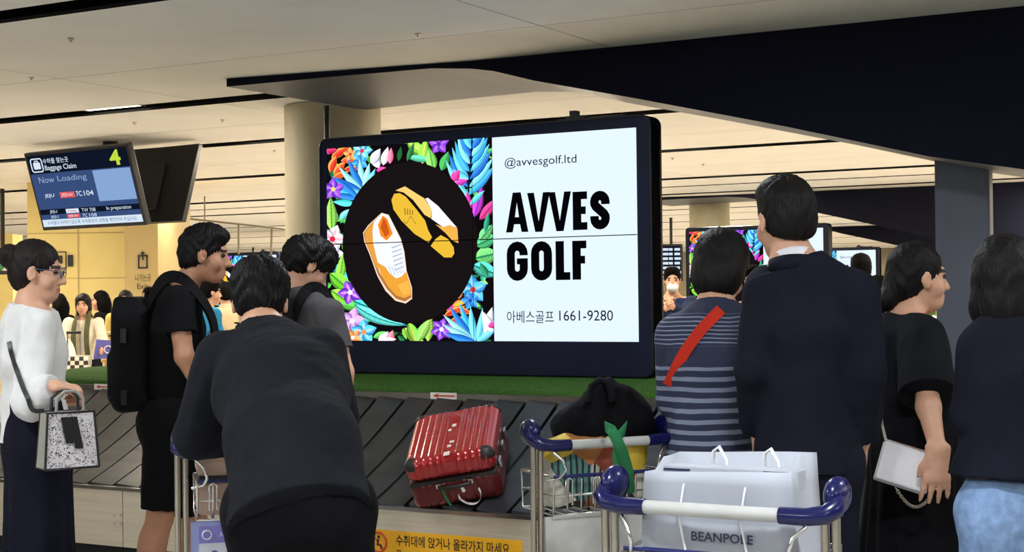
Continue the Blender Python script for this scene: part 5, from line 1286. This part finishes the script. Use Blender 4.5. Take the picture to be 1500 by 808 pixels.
def print_mat():
    m = bpy.data.materials.new('patchwork_print'); m.use_nodes = True; nt = m.node_tree; b = nt.nodes['Principled BSDF']; b.inputs['Roughness'].default_value = .7
    tc = nt.nodes.new('ShaderNodeTexCoord'); vo = nt.nodes.new('ShaderNodeTexVoronoi'); vo.inputs['Scale'].default_value = 9.0; nt.links.new(tc.outputs['Object'], vo.inputs['Vector'])
    sp = nt.nodes.new('ShaderNodeSeparateColor'); nt.links.new(vo.outputs['Color'], sp.inputs[0])
    rp = nt.nodes.new('ShaderNodeValToRGB'); rp.color_ramp.interpolation = 'CONSTANT'; e = rp.color_ramp.elements
    cols = [(196, 166, 50), (44, 38, 34), (168, 164, 152), (74, 120, 112), (140, 62, 40), (160, 100, 52), (190, 186, 172), (52, 56, 72)]
    e[0].color = (*lin(cols[0]), 1); e[0].position = 0; e[1].color = (*lin(cols[1]), 1); e[1].position = .13
    for i, c in enumerate(cols[2:]):
        q = e.new(.26 + i * .125); q.color = (*lin(c), 1)
    nt.links.new(sp.outputs[0], rp.inputs[0])
    ck = nt.nodes.new('ShaderNodeTexWave'); ck.inputs['Scale'].default_value = 16; ck.inputs['Distortion'].default_value = 2.0; nt.links.new(tc.outputs['Object'], ck.inputs['Vector'])
    gt = nt.nodes.new('ShaderNodeMath'); gt.operation = 'GREATER_THAN'; gt.inputs[1].default_value = .72; nt.links.new(ck.outputs[1], gt.inputs[0])
    g2 = nt.nodes.new('ShaderNodeMath'); g2.operation = 'GREATER_THAN'; g2.inputs[1].default_value = .62; nt.links.new(sp.outputs[1], g2.inputs[0])
    mu = nt.nodes.new('ShaderNodeMath'); mu.operation = 'MULTIPLY'; nt.links.new(gt.outputs[0], mu.inputs[0]); nt.links.new(g2.outputs[0], mu.inputs[1])
    mx = nt.nodes.new('ShaderNodeMix'); mx.data_type = 'RGBA'; nt.links.new(mu.outputs[0], mx.inputs[0]); nt.links.new(rp.outputs[0], mx.inputs[6]); mx.inputs[7].default_value = (*lin((30, 26, 26)), 1)
    nt.links.new(mx.outputs[2], b.inputs['Base Color']); return m
pb = empty('printed_tote', o2 + R2 @ np.array([0, .13, 0]), 0, 'colourful patchwork print tote in the trolley basket', 'bag'); opb = np.array(pb.location)
S = Sdf(); S.box((0, 0, .885), (.18, .085, .105), R2, .05, .02); S.ell(R2 @ np.array([-.10, .0, .955]), (.09, .07, .06), k=.05); S.ell(R2 @ np.array([.07, .0, .965]), (.11, .07, .06), k=.05)
V, Fq = S.mesh(.008, 2, folds(.008, 12, seed=43)); np_mesh('tote_body', V, Fq, print_mat(), pb)
sc_ = empty('green_scarf', o2 + R2 @ np.array([.12, .06, 0]), 0, 'green ribbon tied over the trolley handle', 'ribbon'); osc = np.array(sc_.location)
mb = MB(); Ys = 4.72
def ribbon(pts, w, dpt=.012):
    pts = [rel(x, y, Y, osc) for x, y, Y in pts]; vs = []; nn = len(pts)
    for i, q in enumerate(pts):
        d = nrm(pts[min(i + 1, nn - 1)] - pts[max(i - 1, 0)]); a = nrm(np.cross(d, (0, 1, .15)))
        for u, v in ((-1, 0), (1, 0), (1, 1), (-1, 1)): vs.append(q + a * u * w / 2 + np.array([0, v * .006, 0]))
    mb.add(vs, [(4 * i + j, 4 * i + (j + 1) % 4, 4 * i + 4 + (j + 1) % 4, 4 * i + 4 + j) for i in range(nn - 1) for j in range(4)] + [(0, 3, 2, 1), tuple(4 * (nn - 1) + j for j in range(4))], 0, True)
ribbon([(886, 624, 4.80), (896, 630, 4.74), (904, 645, 4.72), (912, 662, 4.74), (920, 690, 4.78), (922, 722, 4.8)], .035); ribbon([(905, 640, 4.74), (914, 630, 4.78), (918, 622, 4.86)], .03); ribbon([(906, 642, 4.73), (902, 668, 4.75), (905, 700, 4.78)], .022)
mb.build('ribbon_band', cloth('ribbon_green', (46, 112, 72), bump=.1), sc_)

# tan case on the bending man's trolley
cs = empty('tan_case', (c3[0], c3[1], .785), Y3, 'tan hard case with a dark band in the bending man\'s trolley basket', 'case')
M_tan = mat('tan_leather', (168, 140, 122), .55, vary=.06, vscale=8, bump=.08, bscale=120)
MB().box((-.192, .03, 0), (.19, .225, .11), bev=.015).build('case_body', M_tan, cs); MB().box((-.192, .03, .122), (.19, .225, .19), bev=.015).build('case_lid', M_tan, cs); MB().box((-.187, .034, .105), (.185, .22, .127)).build('case_band', M_dark, cs)

# ================================================================== RED SUITCASE on the belt
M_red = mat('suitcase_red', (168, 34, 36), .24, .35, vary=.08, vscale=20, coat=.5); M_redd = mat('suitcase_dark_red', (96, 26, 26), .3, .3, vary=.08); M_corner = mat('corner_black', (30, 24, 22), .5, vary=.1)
aa = math.atan2(ZT - ZB, .93); nB = math.cos(aa) * np.array([0, 0, 1.0]) - math.sin(aa) * GV
hB = np.array([math.cos(-.08), math.sin(-.08), 0]); ex = nrm(hB - nB * (hB @ nB)); ey = np.cross(nB, ex)
OB = G(0, -1.17, ZB + .028); B0 = pplane(608, 747, OB, nB)
sw_, sl2, st2 = .445, .50, .255
suit = empty('red_suitcase', B0, 0, 'shiny red ribbed hard suitcase lying on the carousel belt', 'suitcase')
suit.matrix_world = Matrix(((ex[0], ey[0], nB[0], B0[0]), (ex[1], ey[1], nB[1], B0[1]), (ex[2], ey[2], nB[2], B0[2]), (0, 0, 0, 1)))
def shell(z0, z1, m, name, rr=.045):
    """half shell with ribs running along y and down the short sides"""
    S = Sdf(); S.box((sw_ / 2, sl2 / 2, (z0 + z1) / 2), (sw_ / 2, sl2 / 2, (z1 - z0) / 2 + (.02 if z0 < .1 else .0)), None, rr, 0)
    V, Fq = S.mesh(.005, 2); N = vnormals(V, Fq)
    rib = np.clip(1 - np.abs(((V[:, 0] - .012) / .0345) % 1 - .5) * 3.2, 0, 1) * np.clip(np.maximum(np.abs(N[:, 2]), np.abs(N[:, 1])) * 2 - .9, 0, 1)
    rib[np.abs(V[:, 0] - sw_ / 2) < .022] = 0; rib[(V[:, 0] < .03) | (V[:, 0] > sw_ - .03)] = 0
    V = V + N * (rib * .006)[:, None]
    lo_, hi_ = z0, z1; V[:, 2] = np.clip(V[:, 2], lo_, hi_ + .007)
    return np_mesh(name, V, Fq, m, suit)
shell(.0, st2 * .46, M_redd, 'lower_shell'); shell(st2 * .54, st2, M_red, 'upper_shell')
MB().box((.004, .004, st2 * .45), (sw_ - .004, sl2 - .004, st2 * .55), bev=.012).build('zip_band', M_corner, suit)
for x_ in (.0, sw_):
    for y_ in (.0, sl2):
        S = Sdf(); S.box((sw_ / 2, sl2 / 2, st2 * .77), (sw_ / 2 + .003, sl2 / 2 + .003, st2 * .23 + .005), None, .045, 0); S.cut((.06 if x_ == 0 else sw_ - .06, 0, 0), (1 if x_ == 0 else -1, 0, 0)); S.cut((0, .055 if y_ == 0 else sl2 - .055, 0), (0, 1 if y_ == 0 else -1, 0)); S.cut((0, 0, st2 - .045), (0, 0, -1)); V, Fq = S.mesh(.005, 0); np_mesh('corner_guard', V, Fq, M_corner, suit)
mb = MB(); mb.tube([(.15, -.004, st2 * .44), (.155, -.03, st2 * .44), (.20, -.036, st2 * .44), (.26, -.036, st2 * .44), (.30, -.03, st2 * .44), (.305, -.004, st2 * .44)], .010, 10); mb.build('carry_handle', M_corner, suit)
for x_ in (.15, .305): MB().box((x_ - .014, -.012, st2 * .44 - .012), (x_ + .014, .004, st2 * .44 + .012), bev=.003).build('handle_mount', M_steelb, suit)
for y_ in (.10, .25, .38):
    MB().box((sw_ - .002, y_ - .022, st2 * .42), (sw_ + .012, y_ + .022, st2 * .60), bev=.003).build('latch', M_steelb, suit)
for x_ in (.06, sw_ - .06):
    MB().tube([(x_ - .012, sl2 + .022, .04), (x_ + .012, sl2 + .022, .04)], .024, 14).build('wheel', M_tyre, suit); MB().box((x_ - .02, sl2 - .01, .02), (x_ + .02, sl2 + .018, .06), bev=.004).build('wheel_mount', M_corner, suit)
mb = MB()
for k_, (x0_, y0_, w_, h_) in enumerate(((.205, .02, .03, .035), (.215, .10, .018, .02), (.222, .14, .022, .018), (.20, .26, .016, .02), (.215, .30, .02, .025))):
    MB().box((x0_, y0_, st2 + .0005), (x0_ + w_, y0_ + h_, st2 + .002), fr=lambda a, b, c: (a + .3 * (b - .1) * .05, b, c)).build('sticker_scrap', M_white, suit)
mb = MB(); vs = []
for i in range(15):
    a = math.pi * 1.25 * i / 14 - .5; c_ = (.29 + .055 * math.cos(a), -.03 - .01 * math.sin(a * 2), .052 - .05 * math.sin(a)); 
    vs += [(c_[0], c_[1] - .016, c_[2] + .004), (c_[0], c_[1] + .016, c_[2] - .004), (c_[0] * 1.0, c_[1] + .016, c_[2] - .0055), (c_[0], c_[1] - .016, c_[2] + .0025)]
mb.add(vs, [(4 * i + j, 4 * i + (j + 1) % 4, 4 * i + 4 + (j + 1) % 4, 4 * i + 4 + j) for i in range(14) for j in range(4)], 0, True); mb.tube([(.262, -.034, st2 * .44), (.27, -.04, .08)], .009, 6)
tg = mb.build('luggage_tag', M_white, suit)
MB().tube([(.17, -.036, st2 * .44), (.175, -.045, .07), (.19, -.045, .02)], .006, 6).build('green_ribbon', cloth('ribbon_green', (46, 112, 72)), suit)

# ================================================================== HANDBAGS
# snake pattern bag of the woman in white
def snake():
    m = bpy.data.materials.new('snake_print'); m.use_nodes = True; nt = m.node_tree; b = nt.nodes['Principled BSDF']; b.inputs['Roughness'].default_value = .4
    tc = nt.nodes.new('ShaderNodeTexCoord'); vo = nt.nodes.new('ShaderNodeTexVoronoi'); vo.inputs['Scale'].default_value = 150; nt.links.new(tc.outputs['Object'], vo.inputs['Vector'])
    no = nt.nodes.new('ShaderNodeTexNoise'); no.inputs['Scale'].default_value = 45; no.inputs['Detail'].default_value = 4; nt.links.new(tc.outputs['Object'], no.inputs['Vector'])
    ad = nt.nodes.new('ShaderNodeMath'); ad.operation = 'ADD'; nt.links.new(vo.outputs['Distance'], ad.inputs[0]); nt.links.new(no.outputs[0], ad.inputs[1])
    rp = nt.nodes.new('ShaderNodeValToRGB'); rp.color_ramp.elements[0].position = .70; rp.color_ramp.elements[1].position = 1.0
    rp.color_ramp.elements[0].color = (*lin((52, 50, 60)), 1); rp.color_ramp.elements[1].color = (*lin((206, 200, 202)), 1); nt.links.new(ad.outputs[0], rp.inputs[0]); nt.links.new(rp.outputs[0], b.inputs['Base Color']); return m
M_leather = mat('leather_greytaupe', (138, 134, 124), .5, vary=.05, bump=.1, bscale=200)
cbag = pd(99, 641, 5.56); ya = math.radians(34)
hbag = empty('handbag', (cbag[0], cbag[1], cbag[2] - .105), ya, 'grey snakeskin pattern handbag with black edging on the blouse woman\'s hip', 'handbag')
bw, bd, bh = .098, .05, .098
def trap(x0, x1, y0, y1, z0, z1, tp=.86, fr=None):
    return [(x0, y0, z0), (x1, y0, z0), (x1, y1, z0), (x0, y1, z0), (x0 * tp, y0 * .8, z1), (x1 * tp, y0 * .8, z1), (x1 * tp, y1 * .8, z1), (x0 * tp, y1 * .8, z1)]
MB().hexa(trap(-bw, bw, -bd, bd, 0, .2)).build('bag_body', snake(), hbag)
q = trap(-bw - .002, -bw + .001, -bd, bd, .003, .197); MB().hexa(q).build('side_panel', M_leather, hbag); q = trap(bw - .001, bw + .002, -bd, bd, .003, .197); MB().hexa(q).build('side_panel', M_leather, hbag)
mb = MB()
for g in (-1, 1): mb.tube([(g * bw, -bd - .001, 0), (g * bw * .86, -bd * .8 - .001, .2)], .0045, 6); mb.tube([(g * bw, bd, 0), (g * bw * .86, bd * .8, .2)], .0045, 6)
mb.tube([(-bw, -bd, 0), (bw, -bd, 0), (bw, bd, 0), (-bw, bd, 0)], .0045, 6, closed=True); mb.tube([(-bw * .86, -bd * .8, .2), (bw * .86, -bd * .8, .2), (bw * .86, bd * .8, .2), (-bw * .86, bd * .8, .2)], .0045, 6, closed=True); mb.build('edging', M_black, hbag)
for yy in (-.03, .03): MB().tube([(-.05, yy, .2), (-.047, yy, .25), (-.02, yy, .275), (.02, yy, .275), (.047, yy, .25), (.05, yy, .2)], .006, 8).build('handle', M_leather if yy < 0 else M_black, hbag)
for x_, r0 in ((-.03, .15), (.0, .22)):
    MB().box((x_ - .014, -bd - .012, .09 - (.02 if x_ == 0 else 0)), (x_ + .014, -bd - .006, .185), fr=lambda a, b, c: (a + (.19 - c) * .2, b, c)).build('leather_tag', M_black, hbag)
sp = [hit([WHT.topo], x, y, .016) for x, y in ((13, 500), (16, 515), (22, 535), (28, 552), (34, 568), (41, 584), (48, 600))]
o = WHT.strap('strap', [q_ - WHT.root_p for q_ in sp if q_ is not None] + [cbag - WHT.root_p + np.array([-.08, -.02, .10])], .016, .005, M_black, normal=(0, -1, 0)); o.parent = hbag
o.matrix_parent_inverse = (Matrix.Translation(hbag.location) @ Matrix.Rotation(ya, 4, 'Z')).inverted(); o.matrix_basis = Matrix.Translation(Vector(WHT.root_p))
# white clutch
M_clutch = mat('clutch_white', (206, 204, 206), .45, vary=.03, bump=.25, bscale=90)
pc = [pd(*q) for q in ((1283, 699, 4.68), (1358, 723, 4.68), (1366, 664, 4.72), (1298, 643, 4.72))]
o0 = sum(pc) / 4; cl = empty('clutch_bag', o0 - np.array([0, 0, .06]), 0, 'white quilted clutch with chain held by the woman in black', 'handbag'); base = np.array(cl.location)
nn = nrm(np.cross(pc[1] - pc[0], pc[3] - pc[0])); nn = nn if nn[1] > 0 else -nn
mb = MB(); bm = bmesh.new(); loc_ = [q - base for q in pc]
mb.hexa([loc_[0], loc_[1], loc_[1] + nn * .035, loc_[0] + nn * .035, loc_[3], loc_[2], loc_[2] + nn * .03, loc_[3] + nn * .03]); cbo = mb.build('clutch_body', M_clutch, cl)
md = cbo.modifiers.new('bevel', 'BEVEL'); md.width = .006; md.segments = 3
mb = MB(); mb.tube([loc_[3] + (loc_[2] - loc_[3]) * .02 - nn * .001, loc_[2] - (loc_[2] - loc_[3]) * .02 - nn * .001], .003, 6); mb.build('zip', M_steelb, cl)
mb = MB(); mb.box((-.012, -.002, -.008), (.012, .001, .008), fr=lambda a, b, c: tuple(loc_[2] * .8 + loc_[3] * .2 - np.array([0, .002, .03]) + np.array([a, b, c]))); mb.build('metal_emblem', M_steelb, cl)
stp = [(1298, 646, 4.72), (1292, 620, 4.76), (1289, 590, 4.8), (1288, 566, 4.83)]
mb = MB(); mb.tube([pd(*q) - base for q in stp], .0045, 6); mb.build('strap', mat('strap_cream', (190, 184, 170), .5, vary=.05), cl)
mb = MB(); ch = [pd(1312 + (1366 - 1312) * t_, 710 + 30 * math.sin(math.pi * (t_ * .85 + .05)) + 4 * t_, 4.665) - base for t_ in np.linspace(0, 1, 24)]
for i in range(23):
    c_ = (ch[i] + ch[i + 1]) / 2; d_ = nrm(ch[i + 1] - ch[i]); a_ = nrm(np.cross(d_, (0, 1, 0))) if i % 2 else np.array([0, 1.0, 0])
    mb.tube([c_ + d_ * .0075 * math.cos(q_) + a_ * .0042 * math.sin(q_) for q_ in np.linspace(0, 6.283, 8, endpoint=False)], .0014, 5, closed=True)
tag(mb.build('chain', mat('chain_metal', (170, 160, 140), .3, 1.0, vary=.1), cl), 'small silver chain', kind='stuff')

# ================================================================== PEOPLE FARTHER BACK
def bgp(px, Y, top_y, heading, label, topm, botm, hair='short', face=None, pitch=0, sleeve='long', slim=.95, hm=None, skin=None, joints=None, eyes=True, ht=None):
    Hh = ht or 1.47 + (437 - .012 * px - top_y) * Y / 2250.0
    p = Person(px, Y, Hh, heading, label, slim=slim, vox=.013, face=face, pitch=pitch, hairm=hm or M_hairm, skin=skin, eye_parts=eyes)
    for n_, v in (joints or {}).items(): p.J[n_] = p.W(*v)
    p.body().top(topm, e=.02, hem=.90, sleeve=sleeve, fold=.005, seed=int(px)).pants(botm, seed=int(px) + 1).hair(hair, vox=.010, amp=.003, seed=int(px)).shoes(); return p
C_cream = cloth('top_cream', (222, 212, 190)); C_yel = cloth('top_yellow', (206, 178, 104)); C_teal = cloth('tee_teal', (44, 120, 160)); C_beige = cloth('jacket_beige', (176, 158, 128)); C_navyj = cloth('jacket_navy', (36, 46, 78)); C_grn = cloth('trousers_green', (140, 176, 130))
b1 = bgp(122, 15.5, 430, 182, 'woman in a cream top with olive backpack straps, in the distance at left', C_cream, C_skirtn, 'bob', hm=M_hairb, joints=dict(elR=(97, 500, 15.4), wrR=(108, 528, 15.1), elL=(150, 498, 15.4), wrL=(150, 510, 15.15)))
for g in 'LR': b1.strap('backpack_strap', [q_ + b1.fwd * .01 for q_ in sstrap(b1, g, .012)], .05, .012, cloth('strap_olive', (84, 88, 62)))
b2 = bgp(86, 16.5, 428, 60, 'dark haired woman in black behind the blouse woman\'s face', C_tee, C_navyj, 'long')
b3 = bgp(148, 17.0, 424, 95, 'long haired woman in black in profile beside the yellow wall', C_tee, C_tee, 'long')
b4 = bgp(184, 16.0, 423, 178, 'woman in a pale yellow top in front of the tan pillar', C_yel, C_grn, 'long', hm=M_hairb)
b5 = bgp(219, 17.3, 418, 160, 'person with tied up hair beside the tan pillar, mostly hidden', C_cream, C_skirtn, 'bun')
b6 = bgp(985, 14.0, 390, 176, 'man in a white face mask beside the edge of the big screen', C_navyj, C_blackp, 'short', joints=dict(elL=(1000, 462, 13.8), wrL=(985, 448, 13.6), elR=(966, 470, 13.8), wrR=(976, 450, 13.6)))
MB().ell(b6.h(0, .062, -.062), np.array((.056, .055, .05)) * b6.k, b6.R, 16, 10).build('face_mask', cloth('mask_white', (228, 230, 232), bump=.03), b6.root)
b7 = bgp(1262, 12.0, 371, -8, 'dark haired man in front of the third screen, behind the suited man', C_tee, C_blackp, 'short', slim=.9)
b8 = bgp(1289, 15.5, 402, 40, 'man in a beige jacket right of the suited man\'s shoulder', C_beige, C_blackp, 'short')
b9 = bgp(306, 13.5, 408, -60, 'person in a teal blue tee behind the backpack man\'s chest', C_teal, C_beige, 'short', sleeve='short')
b10 = bgp(330, 15.0, 412, 20, 'person in a khaki top between the backpack man and the bending man', C_beige, C_tee, 'short', slim=1.0)
b11 = bgp(1106, 11.5, 388, 150, 'person partly visible between the striped woman and suited man', C_tee, C_tee, 'short')
# bags of the far group
fb = pd(157, 510, 15.12); fbag = empty('blue_shopping_bag', (fb[0], fb[1], fb[2] - .1), .2, 'violet blue shopping bag with a white ring, held by the cream top woman', 'shopping bag')
MB().hexa([(-.13, -.04, 0), (.13, -.04, .0), (.13, .04, 0), (-.13, .04, 0), (-.10, -.03, .19), (.14, -.03, .17), (.14, .03, .17), (-.10, .03, .19)]).build('bag_body', mat('bag_violet', (84, 84, 160), .5, vary=.05), fbag)
MB().tube([(.01 + .035 * math.cos(a), -.041, .09 + .035 * math.sin(a)) for a in np.linspace(0, 6.283, 16, endpoint=False)], .006, 6, closed=True).build('ring_emblem', M_white, fbag); MB().tube([(-.06, 0, .18), (-.03, 0, .26), (.05, 0, .26), (.08, 0, .18)], .006, 6).build('bag_handle', M_white, fbag)
fb = pd(106, 528, 14.9); cz = fb[2]; tr = empty('cabin_trolley_bag', (fb[0], fb[1], 0), .1, 'small checked cabin bag in front of the cream top woman', 'suitcase')
mck = bpy.data.materials.new('checked_cloth'); mck.use_nodes = True; nt = mck.node_tree; tc = nt.nodes.new('ShaderNodeTexCoord'); ck = nt.nodes.new('ShaderNodeTexChecker'); ck.inputs['Scale'].default_value = 24; ck.inputs[1].default_value = (*lin((214, 206, 190)), 1); ck.inputs[2].default_value = (*lin((40, 36, 34)), 1)
nt.links.new(tc.outputs['Object'], ck.inputs['Vector']); nt.links.new(ck.outputs[0], nt.nodes['Principled BSDF'].inputs['Base Color'])
MB().box((-.17, -.11, .06), (.17, .11, cz + .05), bev=.03).build('case_body', mck, tr)
for x_ in (-.06, .06): MB().tube([(x_, .09, cz), (x_, .09, cz + .27)], .008, 8).build('pull_rod', M_chrome, tr)
MB().tube([(-.07, .09, cz + .27), (.07, .09, cz + .27)], .014, 8).build('pull_grip', M_black, tr)
for x_ in (-.12, .12): MB().tube([(x_ - .015, .05, .03), (x_ + .015, .05, .03)], .03, 12).build('wheel', M_tyre, tr)
